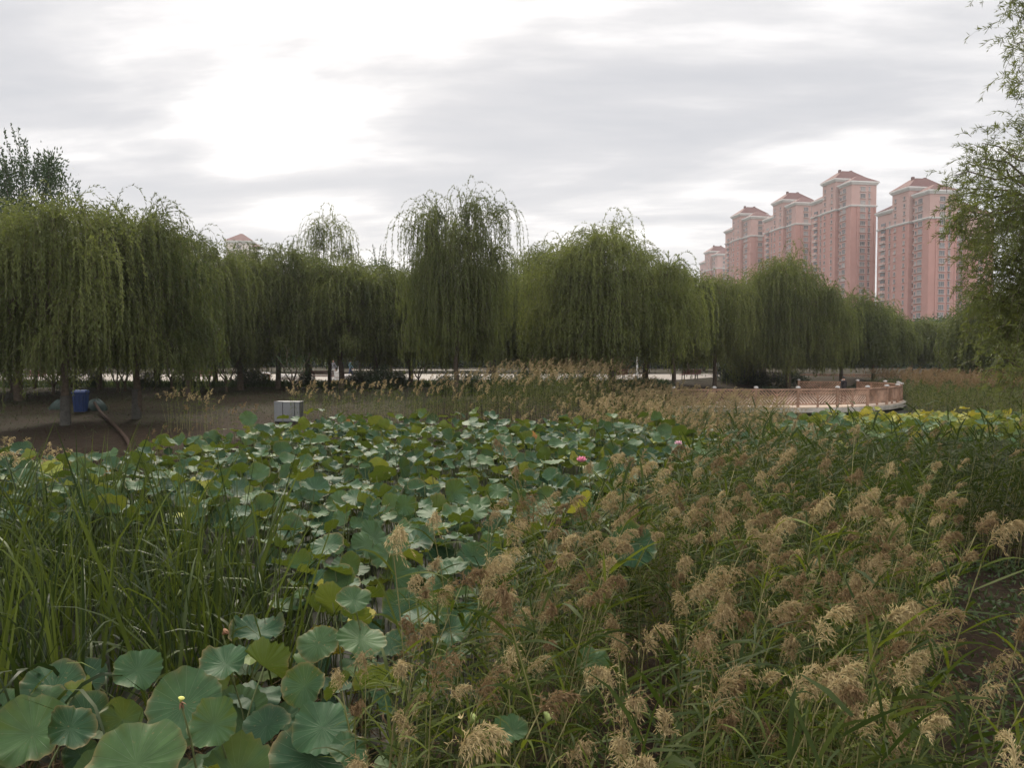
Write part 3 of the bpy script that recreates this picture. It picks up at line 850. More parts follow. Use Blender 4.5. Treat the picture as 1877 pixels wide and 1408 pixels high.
def stalk_pts(p, base_z, lean):
    p = np.array(p, float)
    b = np.array([p[0] + lean[0], p[1] + lean[1], base_z])
    t = np.linspace(0, 1, 6)[:, None]
    pts = b + (p - b) * t
    pts[:, :2] += (np.sin(t * math.pi) * 0.06) * np.sign(lean[0] + 1e-3)
    return pts


def put_lotus(p, rad, tilt, rz, variant, label, group, meshes=None, droop=False):
    """p = leaf centre; tilt = (angle, azimuth the leaf's face leans towards)"""
    t = thing('lotus_plant', p, label, 'lotus leaf', group)
    ax = Vector((-math.sin(tilt[1]), math.cos(tilt[1]), 0))
    lf = link('leaf_blade', (meshes or LM)[variant], t)
    lf.matrix_local = Matrix.Rotation(tilt[0], 4, ax) @ Matrix.Rotation(rz, 4, 'Z') @ Matrix.Diagonal((rad, rad, rad, 1))
    mb = MB()
    n = Matrix.Rotation(tilt[0], 3, ax) @ Vector((0, 0, 1))
    bz = max(gz1(p[0], p[1]), -0.3) - 0.05
    low = np.array([-n.x * 0.25 + random.uniform(-.1, .1), -n.y * 0.25 + random.uniform(-.1, .1)])
    pts = stalk_pts((0, 0, -0.004), bz - p[2], low)
    mb.tubes(pts, np.linspace(0.009, 0.006, 6), 6)
    mb.build('stalk', M['stalk'], t)
    return t


# leaves of the foreground one by one: px, py, width px, real width, tilt deg, azimuth deg (face towards; -90 = the camera), variant, label, kind
T90 = -90
fore = [
    (338, 1295, 148, 0.56, 38, -100, 0, 'large round grey-green lotus leaf in the foreground behind the yellow seed pod', 'g'),
    (432, 1312, 118, 0.50, 42, -80, 9, 'dark round lotus leaf overlapping the right side of the large round foreground leaf', 'g'),
    (392, 1328, 96, 0.34, 46, -92, 3, 'small bright cupped lotus leaf in front of the two large round foreground leaves', 'g'),
    (558, 1258, 84, 0.33, 58, -100, 1, 'bright green lotus leaf facing the camera with a pale spot at its centre', 'g'),
    (622, 1262, 62, 0.24, 60, 150, 4, 'folded yellow-green lotus leaf touching the bright leaf with the pale spot', 'y'),
    (98, 1265, 128, 0.55, 30, -75, 2, 'big dark shaded lotus leaf at the foot of the cattails on the left', 'g'),
    (60, 1345, 150, 0.58, 34, -80, 8, 'broad grey-green lotus leaf at the lower left edge', 'g'),
    (128, 1335, 92, 0.34, 48, -20, 1, 'upright lotus leaf with a turned-up rim beside the broad lower left one', 'g'),
    (250, 1400, 185, 0.60, 36, -95, 2, 'very large pale lotus leaf cut by the bottom edge on the left', 'g'),
    (572, 1392, 158, 0.55, 38, -88, 0, 'large lotus leaf with a notched rim cut by the bottom edge', 'g'),
    (252, 1230, 86, 0.36, 40, -60, 1, 'lotus leaf leaning right under the bent cattail blades', 'g'),
    (414, 1218, 96, 0.40, 22, -110, 3, 'pale wavy lotus leaf tilted to the left above the large round ones', 'g'),
    (484, 1222, 92, 0.38, 62, 80, 5, 'yellow-green lotus leaf showing its veined underside to the camera', 'y'),
    (584, 1180, 78, 0.34, 40, -95, 2, 'flat lotus leaf beside the dry reed plumes, above the bright spotted one', 'g'),
    (470, 1160, 100, 0.5, 15, -60, 8, 'dark lotus leaf with raised rim among the last cattail blades', 'g'),
    (592, 1335, 120, 0.42, 30, -100, 2, 'dark lotus leaf in the shade under the bright spotted one', 'g'),
    (640, 1375, 80, 0.24, 30, -40, 7, 'dull shaded lotus leaf right of the notched bottom leaf', 'g'),
    (690, 1258, 92, 0.35, 56, 95, 4, 'yellowish lotus leaf seen from below at the border of the reeds', 'y'),
    (1160, 1003, 92, 0.44, 50, -95, 3, 'single blue-grey lotus leaf standing among the tan reed plumes', 'g'),
    (1088, 1213, 70, 0.25, 52, -60, 7, 'lone torn green lotus leaf in the middle of the reeds', 'g'),
    (938, 1340, 64, 0.18, 30, -100, 3, 'small folded lotus leaf beside the green seed pods in the reeds', 'g'),
    (870, 1358, 90, 0.25, 35, 90, 4, 'dark drooping lotus leaf under the green seed pod in the reeds', 'y'),
    (722, 1052, 72, 0.40, 58, -40, 5, 'folded blue-green lotus leaf at the edge of the reed plumes', 'g'),
    (868, 1022, 60, 0.33, 40, -50, 4, 'lotus leaf half buried in the reed plumes left of the lone blue-grey leaf', 'g'),
    (530, 970, 60, 0.44, 35, -90, 1, 'bright wavy lotus leaf beside the tops of the cattails', 'g'),
    (725, 932, 56, 0.45, 46, -80, 3, 'blue-green lotus leaf with a tan plume leaning over it', 'g'),
    (620, 920, 50, 0.42, 42, -95, 2, 'flat blue-green lotus leaf left of the leaf with the leaning plume', 'g'),
    (800, 935, 56, 0.5, 60, 85, 5, 'yellow-green lotus leaf underside at the near edge of the lotus bed', 'y'),
    (600, 1000, 62, 0.38, 28, -100, 0, 'lotus leaf of the near lotus bed beside the rightmost cattail blades', 'g'),
    (610, 1105, 82, 0.40, 55, 90, 4, 'olive lotus leaf underside above the reed plumes near the cattails', 'y'),
    (690, 775, 34, 0.58, 62, 88, 9, 'pale yellow-green round lotus leaf standing highest at the far edge', 'y'),
    (793, 768, 24, 0.5, 70, -88, 1, 'tall green lotus leaf standing up in front of the far reeds', 'g'),
    (455, 768, 32, 0.5, 60, -70, 0, 'blue-green lotus leaf standing up alone at the far left edge of the bed', 'g'),
    (1062, 820, 40, 0.55, 30, -90, 2, 'pale flat lotus leaf behind the deep pink flower', 'g'),
]
fore_pts = []
for px, py, wpx, real, ti, az, var, lab, kd in fore:
    d = real * F / wpx
    p = at(px, py, d)
    put_lotus(p, real / 2 * .97, (R(ti), R(az)), rng.uniform(0, 6.28), var, lab, None, LMY if kd == 'y' and var != 9 and py > 2000 else LM)
    fore_pts.append((p.x, p.y, real / 2))
for px, py, wpx, real, lab in [(28, 1248, 44, 0.3, 'withered orange-brown lotus leaf at the left edge under the cattails'),
                               (975, 800, 15, 0.23, 'withered red-brown lotus leaf at the far edge of the bed'),
                               (497, 812, 20, 0.36, 'small dry brown lotus leaf in the left part of the bed'),
                               (640, 778, 18, 0.36, 'dry brown lotus leaf at the back of the bed right of the box'),
                               (200, 870, 26, 0.36, 'dry brown lotus leaf among the cattail tips at the left')]:
    d = real * F / wpx * 0.9; p = at(px, py, d)
    put_lotus(p, real / 2, (R(60), R(rng.uniform(-120, -60))), 1.0, random.randrange(3), lab, None, LMB)
for px, py, wpx, real, lab in [(880, 792, 22, 0.42, 'yellowed lotus leaf at the far edge of the bed in the middle'),
                               (95, 862, 40, 0.45, 'bright yellow lotus leaf on the left behind the cattail tips'),
                               (30, 868, 22, 0.35, 'small round yellow lotus leaf at the left edge'),
                               (610, 800, 26, 0.45, 'yellow crumpled lotus leaf at the left rear of the bed'),
                               (368, 890, 46, 0.45, 'yellow-green lotus leaf crossed by thin cattail blades')]:
    d = real * F / wpx; p = at(px, py, d)
    put_lotus(p, real / 2, (R(45), R(rng.uniform(-110, -70))), 1.0, random.choice([1, 3, 8]), lab, None, LMY)
    fore_pts.append((p.x, p.y, real / 2))


def inpoly(x, y, poly):
    x = np.asarray(x); y = np.asarray(y); ins = np.zeros(x.shape, bool); n = len(poly); j = n - 1
    for i in range(n):
        xi, yi = poly[i]; xj, yj = poly[j]
        c = ((yi > y) != (yj > y)) & (x < (xj - xi) * (y - yi) / (yj - yi + 1e-12) + xi)
        ins ^= c; j = i
    return ins


def world_poly(pts):  # (px, depth)
    return [((px - 938.5) / F * d, d) for px, d in pts]


def scatter(poly, spacing, seed, jitter=0.5):
    r_ = np.random.default_rng(seed)
    xs_ = [p[0] for p in poly]; ys_ = [p[1] for p in poly]
    gx = np.arange(min(xs_), max(xs_), spacing); gy = np.arange(min(ys_), max(ys_), spacing)
    X, Y = np.meshgrid(gx, gy); X = X.ravel() + r_.uniform(-jitter, jitter, X.size) * spacing; Y = Y.ravel() + r_.uniform(-jitter, jitter, Y.size) * spacing
    k = inpoly(X, Y, poly)
    return X[k], Y[k]


LOT = world_poly([(-60, 17.6), (90, 17.5), (230, 18.5), (330, 20), (440, 23), (540, 25), (800, 25.2), (1000, 24.5), (1180, 23.5), (1300, 21.5), (1420, 20),
                  (1250, 16), (1150, 12.2), (990, 9.6), (860, 7.6), (820, 6.2), (660, 5.7), (590, 6.2), (530, 8.2), (460, 10), (300, 11), (-60, 11.5)])
lx, ly = scatter(LOT, 0.32, 5, 0.6)
order = np.argsort(np.hypot(lx, ly))
lx, ly = lx[order], ly[order]
keep = np.ones(len(lx), bool)
for fx, fy, fr in fore_pts:
    keep &= np.hypot(lx - fx, ly - fy) > fr * 1.1
lx, ly = lx[keep], ly[keep]
nl = len(lx)
lr = np.clip(rng.normal(0.155, 0.045, nl), 0.08, 0.25)
lz = 1.16 + rng.normal(size=nl) * 0.17 + np.clip((ly - 20) * 0.02, -.1, .12) + np.where(lx < -7.2, -0.12, 0)
lti = np.abs(rng.normal(0.5, 0.38, nl)); laz = np.where(rng.random(nl) < 0.62, rng.normal(R(-80), 0.8, nl), rng.normal(R(95), 0.6, nl))
lrz = rng.uniform(0, 6.28, nl); lv = rng.integers(0, 10, nl); ltn = rng.normal(size=nl) * 0.18
lyel = rng.random(nl) < 0.016
N_IND = 300 - len(fore) - 11
band = np.where(ly < 12, 0, np.where(ly < 17, 1, 2))
LL = ['green lotus leaf in the dense near half of the lotus bed beside the cattails', 'green lotus leaf in the dense middle of the lotus bed', 'green lotus leaf in the farther part of the bed']
LG = ['lotus leaves in the near half of the bed', 'lotus leaves in the middle of the bed', 'lotus leaves in the farther part of the bed']
for k in range(min(N_IND, nl)):
    y_ = lyel[k]
    b_ = band[k]
    put_lotus((lx[k], ly[k], lz[k]), lr[k], (lti[k], laz[k]), lrz[k], int(lv[k]),
              LL[b_] if not y_ else 'yellowing lotus leaf among the green ones of the bed', LG[b_] if not y_ else 'yellowing lotus leaves', LMY if y_ else LM)


def lotus_mass(name, X, Y, Z, rad, ti, az, rz, var, tn, mat):
    mb = MB(); sm = MB()
    for k in range(len(X)):
        ax = Vector((-math.sin(az[k]), math.cos(az[k]), 0))
        Mt = Matrix.Translation((X[k], Y[k], Z[k])) @ Matrix.Rotation(ti[k], 4, ax) @ Matrix.Rotation(rz[k], 4, 'Z') @ Matrix.Diagonal((rad[k], rad[k], rad[k], 1))
        src = LB_far[int(var[k])]
        A = np.array(Mt)
        v = src.v[0] @ A[:3, :3].T + A[:3, 3]
        c = src.c[0].copy(); c[:, 0] = np.clip(0.5 + tn[k], 0, 1)
        n0 = mb.n
        mb.v.append(v.astype(np.float32)); mb.c.append(c); mb.n += len(v)
        for f, m_ in zip(src.f, src.m): mb.f.append(f + n0); mb.m.append(m_)
    P = np.stack([np.stack([X, Y, np.full(len(X), -.3)], -1), np.stack([X + .05, Y, Z * .5], -1), np.stack([X, Y, Z - .01], -1)], 1)
    mb.tubes(P, np.full((len(X), 3), 0.008), 4, 1)
    o = mb.build(name, [mat, M['stalk']])
    return o


s_ = slice(N_IND, nl)
tag(lotus_mass('lotus_bed', lx[s_], ly[s_], lz[s_], lr[s_], lti[s_], laz[s_], lrz[s_], lv[s_], ltn[s_] + np.where(lyel[s_], .45, 0), M['lotus']),
    'mass of overlapping green lotus leaves filling the back of the pond', 'lotus bed', kind='stuff')
# lower, shaded layer of leaves near the water
qx, qy = scatter(LOT, 0.46, 15, 0.6); nq = len(qx)
tag(lotus_mass('lotus_underlayer', qx, qy, rng.uniform(0.35, 0.85, nq), rng.uniform(.12, .22, nq), np.abs(rng.normal(.35, .3, nq)), rng.uniform(0, 6.28, nq), rng.uniform(0, 6.28, nq), rng.integers(0, 10, nq), rng.normal(size=nq) * .2, M['lotus']),
    'lower lotus leaves close to the water under the tall ones', 'lotus bed', kind='stuff')
FORE = world_poly([(-80, 4.0), (150, 4.0), (420, 3.8), (660, 4.2), (760, 5.6), (700, 7.4), (560, 8.2), (380, 7.0), (120, 6.6), (-80, 6.4)])
qx, qy = scatter(FORE, 0.42, 17, 0.6); nq = len(qx)
tag(lotus_mass('lotus_underlayer', qx, qy, rng.uniform(0.30, 0.85, nq), rng.uniform(.12, .23, nq), np.abs(rng.normal(.45, .35, nq)), rng.normal(R(-80), 1.0, nq), rng.uniform(0, 6.28, nq), rng.integers(0, 10, nq), rng.normal(size=nq) * .2 - .1, M['lotus']),
    'lower shaded lotus leaves beneath the large foreground leaves', 'lotus bed', kind='stuff')
# second bed in front of the deck: yellower
LOT2 = world_poly([(1380, 24), (1470, 31), (1560, 35), (1700, 36), (1930, 36), (1930, 23), (1700, 22.5), (1500, 21)])
qx, qy = scatter(LOT2, 0.38, 25, 0.55); nq = len(qx)
yl = np.clip(1.3 - np.abs(pix(qx, qy, 1.2)[0] - 1680) / 190, 0, 1) * np.clip((qy - 24) / 5, 0, 1)
tag(lotus_mass('lotus_bed', qx, qy, np.interp(qy, [24, 31, 36], [1.05, .85, .55]) + rng.normal(size=nq) * .16, rng.uniform(.13, .25, nq), np.abs(rng.normal(.5, .3, nq)), np.where(rng.random(nq) < .6, R(-85), R(95)) + rng.normal(size=nq) * .6, rng.uniform(0, 6.28, nq), rng.integers(0, 10, nq), rng.normal(size=nq) * .16 + yl * 0.5 + .12, M['lotus']),
    'mass of yellow-green lotus leaves in front of the curved wooden deck', 'lotus bed', kind='stuff')


# flowers and seed pods
def petal_mat(name, c0, c1):
    m, nt, b, out = new_mat(name)
    a = nt.nodes.new('ShaderNodeAttribute'); a.attribute_name = 'tint'
    r = ramp(nt, [(0, c0), (1, c1)]); nt.links.new(a.outputs['Color'], r.inputs[0]); nt.links.new(r.outputs[0], b.inputs['Base Color'])
    b.inputs['Roughness'].default_value = 0.5
    return m
M['petal'] = petal_mat('pink_petal', (0.75, 0.32, 0.42), (0.62, 0.06, 0.18))
M['petalpale'] = petal_mat('pale_pink_petal', (0.75, 0.5, 0.55), (0.6, 0.22, 0.33))
M['pod'] = plain('green_seed_pod', (0.20, 0.24, 0.07), 0.6, 0.25, 40)
M['podyellow'] = plain('yellow_seed_pod', (0.42, 0.42, 0.10), 0.6, 0.2, 40)
M['deadpetal'] = plain('dead_petal', (0.16, 0.08, 0.04), 0.8, 0.3, 30)


def flower(px, py, d, rad, mat, lab):
    p = at(px, py, d)
    t = thing('lotus_flower', p, lab, 'lotus flower')
    mb = MB()
    for ring, (n, el, L) in enumerate([(6, 70, 0.8), (8, 45, 1.0), (8, 18, 1.0)]):
        for k in range(n):
            a = k * 6.283 / n + ring * .4
            d0 = np.array([[math.cos(a) * math.cos(R(el)), math.sin(a) * math.cos(R(el)), math.sin(R(el))]])
            V0 = len(mb.v)
            mb.ribbons(np.zeros((1, 3)), d0, rad * L, rad * .55, -0.8, 4, [0.25, .8, 1, .75, 0.05], 0, np.array([.5]), side=np.array([[-math.sin(a), math.cos(a), 0]]))
            mb.c[-1][:, 0] = np.repeat(np.linspace(0, 1, 5), 2)
    mb.build('petals', mat, t)
    c = MB(); c.tubes(np.array([[0, 0, -.01], [0, 0, rad * .25], [0, 0, rad * .3]]), np.array([rad * .1, rad * .2, rad * .19]), 10); c.build('receptacle', M['podyellow'], t)
    s = MB(); s.tubes(stalk_pts((0, 0, 0), -p.z - .1, (.1, .05)), np.linspace(.009, .006, 6), 6); s.build('stalk', M['stalk'], t)
flower(1066, 848, 13.4, 0.13, M['petal'], 'deep pink open lotus flower in the right half of the lotus bed')
flower(1244, 817, 17.0, 0.13, M['petalpale'], 'pale pink lotus flower at the right end of the bed by the reeds')


def pod(px, py, d, r_, mat, lab, tilt=0.3, petals=True):
    p = at(px, py, d)
    t = thing('lotus_seed_pod', p, lab, 'seed pod')
    mb = MB()
    prof = np.array([[0, -.9], [.25, -.85], [.5, -.3], [.85, .25], [1, .5], [.93, .6], [.5, .58], [0.01, .6]])
    c, s = math.cos(tilt), math.sin(tilt)
    axis = np.array([s, 0, c])
    mb.tubes(np.array([axis * z * r_ for _, z in prof]), np.array([max(a, .02) * r_ for a, _ in prof]), 14)
    mb.build('pod', mat, t)
    if petals:
        q = MB(); n = 5
        q.ribbons(np.tile(axis * -.8 * r_, (n, 1)), rng.normal(size=(n, 3)) * .5 + np.array([0, 0, -.6]), .05, .02, 1.0, 3, [.4, 1, .8, .1], 0)
        q.build('dead_petals', M['deadpetal'], t)
    s_ = MB(); s_.tubes(stalk_pts(axis * -.85 * r_, -p.z, (.02, .05)), np.linspace(.008, .006, 6), 6); s_.build('stalk', M['stalk'], t)
pod(332, 1283, 4.7, 0.020, M['podyellow'], 'yellow lotus seed pod with dead petals before the large round leaf', .25)
pod(866, 1320, 3.9, 0.032, M['pod'], 'plump green seed pod tilted among the reed stems', .9, False)
pod(1004, 1312, 4.0, 0.030, M['pod'], 'green seed pod hanging beside the plumes, right of the plump one', 2.3, False)
pod(412, 1160, 6.2, 0.030, M['deadpetal'], 'dark brown seed pod beside the dark raised-rim leaf', .8, False)

# ------------------------------------------------------------------ reeds
WIND = np.array([0.35, -0.25, 0])


def reed(seed, H=2.0, leaves=13, lod=0, plume=True, pl=0.28):
    """returns stem, leaf and plume builders, foot at the origin"""
    r_ = np.random.default_rng(seed)
    lean = WIND[:2] * r_.uniform(0.2, 1.3) + r_.normal(size=2) * 0.24
    t = np.linspace(0, 1, 8)
    pts = np.stack([lean[0] * H * .45 * t ** 1.8, lean[1] * H * .45 * t ** 1.8, H * t * (1 - 0.04 * np.linalg.norm(lean))], 1)
    st, lf, pm = MB(), MB(), MB()
    st.tubes(pts if lod == 0 else pts[::3], np.linspace(.0055, .0025, 8 if lod == 0 else 3), 5 if lod == 0 else 3)
    tt = np.linspace(0.22, 0.97, leaves) + r_.uniform(-.02, .02, leaves)
    P = np.stack([np.interp(tt, t, pts[:, k]) for k in range(3)], 1)
    az = r_.uniform(0, 6.28, leaves); el = r_.uniform(0.25, 1.0, leaves)
    D = np.stack([np.cos(az) * np.cos(el), np.sin(az) * np.cos(el), np.sin(el)], 1) + WIND * 0.8
    nseg = 5 if lod == 0 else 3
    prof = [.45, .95, 1, .8, .45, .02] if lod == 0 else [.6, 1, .7, .02]
    tn = np.clip(r_.normal(.50, .17, leaves) + np.where(r_.random(leaves) < np.linspace(.5, .08, leaves), .38, 0), 0, 1)
    lf.ribbons(P, D, r_.uniform(.2, .42, leaves), (.017 if lod == 0 else .022 if lod == 1 else .03) * r_.uniform(.6, 1.2, leaves), r_.uniform(.1, 1.5, leaves), nseg, prof, 0, tn)
    if plume:
        top = pts[-1]; d = nrm(pts[-1] - pts[-2])
        wd = nrm(np.array([WIND[0] + r_.normal() * .25, WIND[1] + r_.normal() * .25, 0]))
        hb = np.array([[wd[0] * .55, wd[1] * .55, -.25]])
        C, Dd = st.ribbons(top[None], d[None], pl * 1.05, .005, 0, 6, np.linspace(1, .3, 7), bend=hb * 1.7)
        nb = {0: 46, 1: 46, 2: 26}[lod]
        u = r_.uniform(0.05, 1.0, nb) ** .9 * 6; i0 = np.clip(u.astype(int), 0, 5); fr = (u - i0)[:, None]
        O = C[0, i0] * (1 - fr) + C[0, i0 + 1] * fr
        BD = Dd[0, i0] * .8 + r_.normal(size=(nb, 3)) * .34 + wd * .3 + np.array([0, 0, .25])
        bl_ = pl * r_.uniform(.3, .62, nb) * (1 - .35 * u / 6)
        tn = np.clip(r_.normal(.5, .24, nb), 0, 1)
        if lod == 0:
            BC, BDd = pm.ribbons(O, BD, bl_ * 1.1, .0022, 2.7, 5, [1, .9, .8, .7, .6, .4], 0, tn)
            per = 10
            ri = np.repeat(np.arange(nb), per); q = r_.uniform(.15, 1, len(ri)) * 5; j0 = np.clip(q.astype(int), 0, 4); f2 = (q - j0)[:, None]
            SP = BC[ri, j0] * (1 - f2) + BC[ri, j0 + 1] * f2
            SD = BDd[ri, j0] + r_.normal(size=SP.shape) * .35 + np.array([0, 0, -.45])
            pm.leaves(SP, SD, .024 * r_.uniform(.7, 1.3, len(ri)), .0046, 0, np.clip(tn[ri] + r_.normal(size=len(ri)) * .12, 0, 1))
        else:
            pm.ribbons(O, BD, bl_ * 1.1, (.0075 if lod == 1 else .02), 1.7, 3, [.5, 1, .9, .2], 0, tn)
    return st, lf, pm


NP = 12
RP = [reed(500 + k, H=1.0 * [2.0, 2.15, 1.85, 2.25, 1.7, 1.95][k % 6], leaves=19 + k % 4, pl=[.15, .24, .12, .20, .17, .29, .22, .13, .26, .16, .19, .10][k % 12]) for k in range(NP)]
RM = [(a.mesh('stem', M['reedstem']), b_.mesh('leaves', M['reedleaf']), c.mesh('plume', M['plume'])) for a, b_, c in RP]
RP1 = [reed(600 + k, H=[2.0, 2.1, 1.85, 1.95][k % 4], leaves=15, lod=1, pl=[.19, .23, .16, .21][k % 4]) for k in range(10)]
RP1n = [reed(640 + k, H=[1.75, 1.95, 1.6, 2.05, 1.85][k % 5], leaves=24, lod=1, plume=False) for k in range(10)]
RP2 = [reed(700 + k, H=2.0, leaves=9, lod=2, pl=.34) for k in range(8)]
RP2n = [reed(740 + k, H=1.75, leaves=11, lod=2, plume=False) for k in range(6)]


def reed_mass(name, X, Y, protos, sc, seed, label, tint=0.0):
    r_ = np.random.default_rng(seed)
    mb = MB()
    Z = np.maximum(gz(X, Y), -0.25)
    for k in range(len(X)):
        st, lf, pm = protos[r_.integers(len(protos))]
        A = mat4((X[k], Y[k], Z[k] - .03), r_.normal() * .55, sc[k], (r_.normal() * .05, r_.normal() * .05))
        sh = r_.normal() * .09 + tint
        for mi, src in enumerate((st, lf, pm)):
            for v, f, m_, c in src.chunks():
                c2 = c.copy(); c2[:, 0] = np.clip(c2[:, 0] + sh, 0, 1)
                mb.v.append((v @ A[:3, :3].T + A[:3, 3]).astype(np.float32)); mb.f.append(f + mb.n)
                mb.m.append(np.full(len(f), mi, np.int32)); mb.c.append(c2); mb.n += len(v)
    return tag(mb.build(name, [M['reedstem'], M['reedleaf'], M['plume']]), label, 'reed bed', kind='stuff')


REED = world_poly([(660, 2.2), (650, 3.4), (640, 4.3), (650, 5.1), (840, 5.8), (880, 7.0), (1000, 8.4), (1130, 10), (1250, 13.2), (1340, 16.2), (1480, 15.8), (1620, 15), (1760, 15), (1960, 15.5), (2500, 16.5),
                   (2500, 11.6), (1990, 11.2), (1700, 10.6), (1690, 8), (1690, 5.6), (1725, 4.3), (1980, 4.0), (2100, 2.2)])
rx, ry = scatter(REED, 0.175, 31, 0.6)
order = np.argsort(np.hypot(rx, ry)); rx, ry = rx[order], ry[order]
# thinner where lotus and reeds meet
# a lotus leaf or flower that stands clear of the reeds keeps its gap
ok_ = np.ones(len(rx), bool)
for px, py, d_, wpx, dep in [(1160, 1003, 6.75, 100, 2.0), (1088, 1213, 4.95, 70, 1.0), (938, 1340, 3.95, 64, .7), (866, 1320, 3.9, 40, .5), (1004, 1312, 4.0, 40, .5), (722, 1052, 7.8, 72, 1.3), (1066, 849, 13.4, 34, 4.0), (1244, 817, 17, 30, 5.0)]:
    q = pix(rx, ry, 1.7)[0]
    ok_ &= ~((np.abs(q - px) < wpx * .55 + 8) & (ry < d_ + .15) & (ry > d_ - dep))
rx, ry = rx[ok_], ry[ok_]
dd = np.hypot(rx, ry)
# individuals: the 300 that show largest (not under the lens)
cand = np.where((ry > 2.5) & (dd < 9))[0]
sel = np.zeros(len(rx), bool)
pick = cand[np.arange(0, len(cand), max(1, len(cand) // 300))][:300]
sel[pick] = True
RL = {0: ('tan-plumed reed in the dense reeds at the lower middle, left of the lone torn leaf', 'reeds left of the lone torn leaf'),
      1: ('tan-plumed reed in the dense reeds at the lower middle, right of the lone torn leaf', 'reeds right of the lone torn leaf'),
      2: ('tan-plumed reed in the nearest reeds at the lower right corner', 'reeds in the lower right corner'),
      3: ('tan-plumed reed farther back around the lone blue-grey lotus leaf', 'reeds around the lone blue-grey leaf')}
for k in pick:
    x, y = rx[k], ry[k]
    H = float(pix(x, y, 1.9)[0])
    zone = 3 if y > 5.4 else (0 if H < 1088 else (1 if H < 1600 else 2))
    v = int(rng.integers(NP))
    s = float(np.clip(rng.normal(0.93, .09), .72, 1.12))
    # the plumes stay at a height below the viewer's eye
    t = thing('reed', (x, y, max(gz1(x, y), -.25) - .03), RL[zone][0], 'reed', RL[zone][1], rng.normal() * .5)
    t.scale = (s, s, s * (0.98 if y > 3.2 else 0.86))
    for nm, me in zip(('stem', 'leaves', 'plume'), RM[v]): link(nm, me, t)
rest = np.where(~sel)[0]
near = rest[dd[rest] < 9.5]; mid = rest[dd[rest] >= 9.5]
# near filler: mostly leafy shoots
kp = rng.random(len(near)) < 0.8
nn = near[kp]; pl_ = rng.random(len(nn)) < 0.3
reed_mass('reed_bed', rx[nn[pl_]], ry[nn[pl_]], RP, rng.normal(.9, .1, pl_.sum()), 41, 'reeds with small plumes between the tallest ones in the foreground')
reed_mass('reed_shoots', rx[nn[~pl_]], ry[nn[~pl_]], RP1n, rng.normal(.92, .12, (~pl_).sum()), 42, 'leafy green reed shoots between the plumed reeds in the foreground')
mpx = pix(rx[mid], ry[mid], 1.9)[0]
km = rng.random(len(mid)) < 0.62
mid = mid[km]; mpx = mpx[km]
pp = np.where(mpx < 1300, .45, np.where(mpx < 1600, .26, .12))
pm_ = rng.random(len(mid)) < pp
reed_mass('reed_bed', rx[mid[pm_]], ry[mid[pm_]], RP1, rng.normal(.92, .09, pm_.sum()), 43, 'plumed reeds in the middle distance between lotus bed and right edge')
reed_mass('reed_shoots', rx[mid[~pm_]], ry[mid[~pm_]], RP1n, rng.normal(1.05, .12, (~pm_).sum()), 44, 'green leafy reeds in the middle distance towards the right edge')

RB = world_poly([(530, 26.5), (800, 25.6), (1000, 25), (1180, 24), (1300, 22), (1430, 23.5), (1480, 27), (1470, 33), (1440, 42), (1250, 43.6), (1150, 43), (1000, 46), (900, 38), (780, 32), (530, 30)])
bx, by = scatter(RB, 0.30, 51, 0.6)
bp_ = pix(bx, by, 1.5)[0]
hs = np.interp(bp_, [530, 780, 900, 1050, 1200, 1280, 1500], [.60, .66, .78, .86, .88, .76, .56]) * np.interp(by, [22, 30, 45], [.85, .95, 1.12])
pb = rng.random(len(bx)) < np.interp(bp_, [530, 780, 1000, 1100, 1500], [.5, .3, .42, .75, .7])
pb &= rng.random(len(bx)) < 0.85
nb2 = ~pb & (rng.random(len(bx)) < .75)
reed_mass('reed_bed', bx[pb], by[pb], RP2, hs[pb] * rng.normal(1, .08, pb.sum()), 52, 'tan plumed reeds behind the lotus bed, reaching to the deck railing')
reed_mass('reed_shoots', bx[nb2], by[nb2], RP2n, hs[nb2] * rng.normal(.95, .1, nb2.sum()), 53, 'green reeds without plumes behind the lotus bed')
RC = world_poly([(1668, 44), (1700, 41), (1950, 38), (2200, 38), (2200, 60), (1700, 66), (1600, 70), (1590, 64), (1660, 57)])
bx, by = scatter(RC, 0.36, 61, 0.6)
pb = rng.random(len(bx)) < .62
reed_mass('reed_bed', bx[pb], by[pb], RP2, rng.normal(1.08, .09, pb.sum()), 62, 'tan plumed reeds beyond the deck at the right')
reed_mass('reed_shoots', bx[~pb], by[~pb], RP2n, rng.normal(1.1, .1, (~pb).sum()), 63, 'green reeds beyond the deck at the right')
for nm, poly, s0, sd in [('left edge', world_poly([(-60, 15.4), (60, 16), (130, 17.6), (60, 18.6), (-60, 18.8)]), .66, 71), ('bank', world_poly([(305, 23.5), (410, 25), (400, 26.5), (310, 25.5)]), .55, 72), ('bank right of the brown pipe', world_poly([(250, 19.6), (470, 23.2), (470, 24.4), (250, 20.6)]), .42, 73)]:
    bx, by = scatter(poly, 0.27, sd, .6); pb = rng.random(len(bx)) < .7
    reed_mass('reed_clump', bx[pb], by[pb], RP2, rng.normal(s0, .06, pb.sum()), sd, 'small clump of tan plumed reeds on the ' + nm)


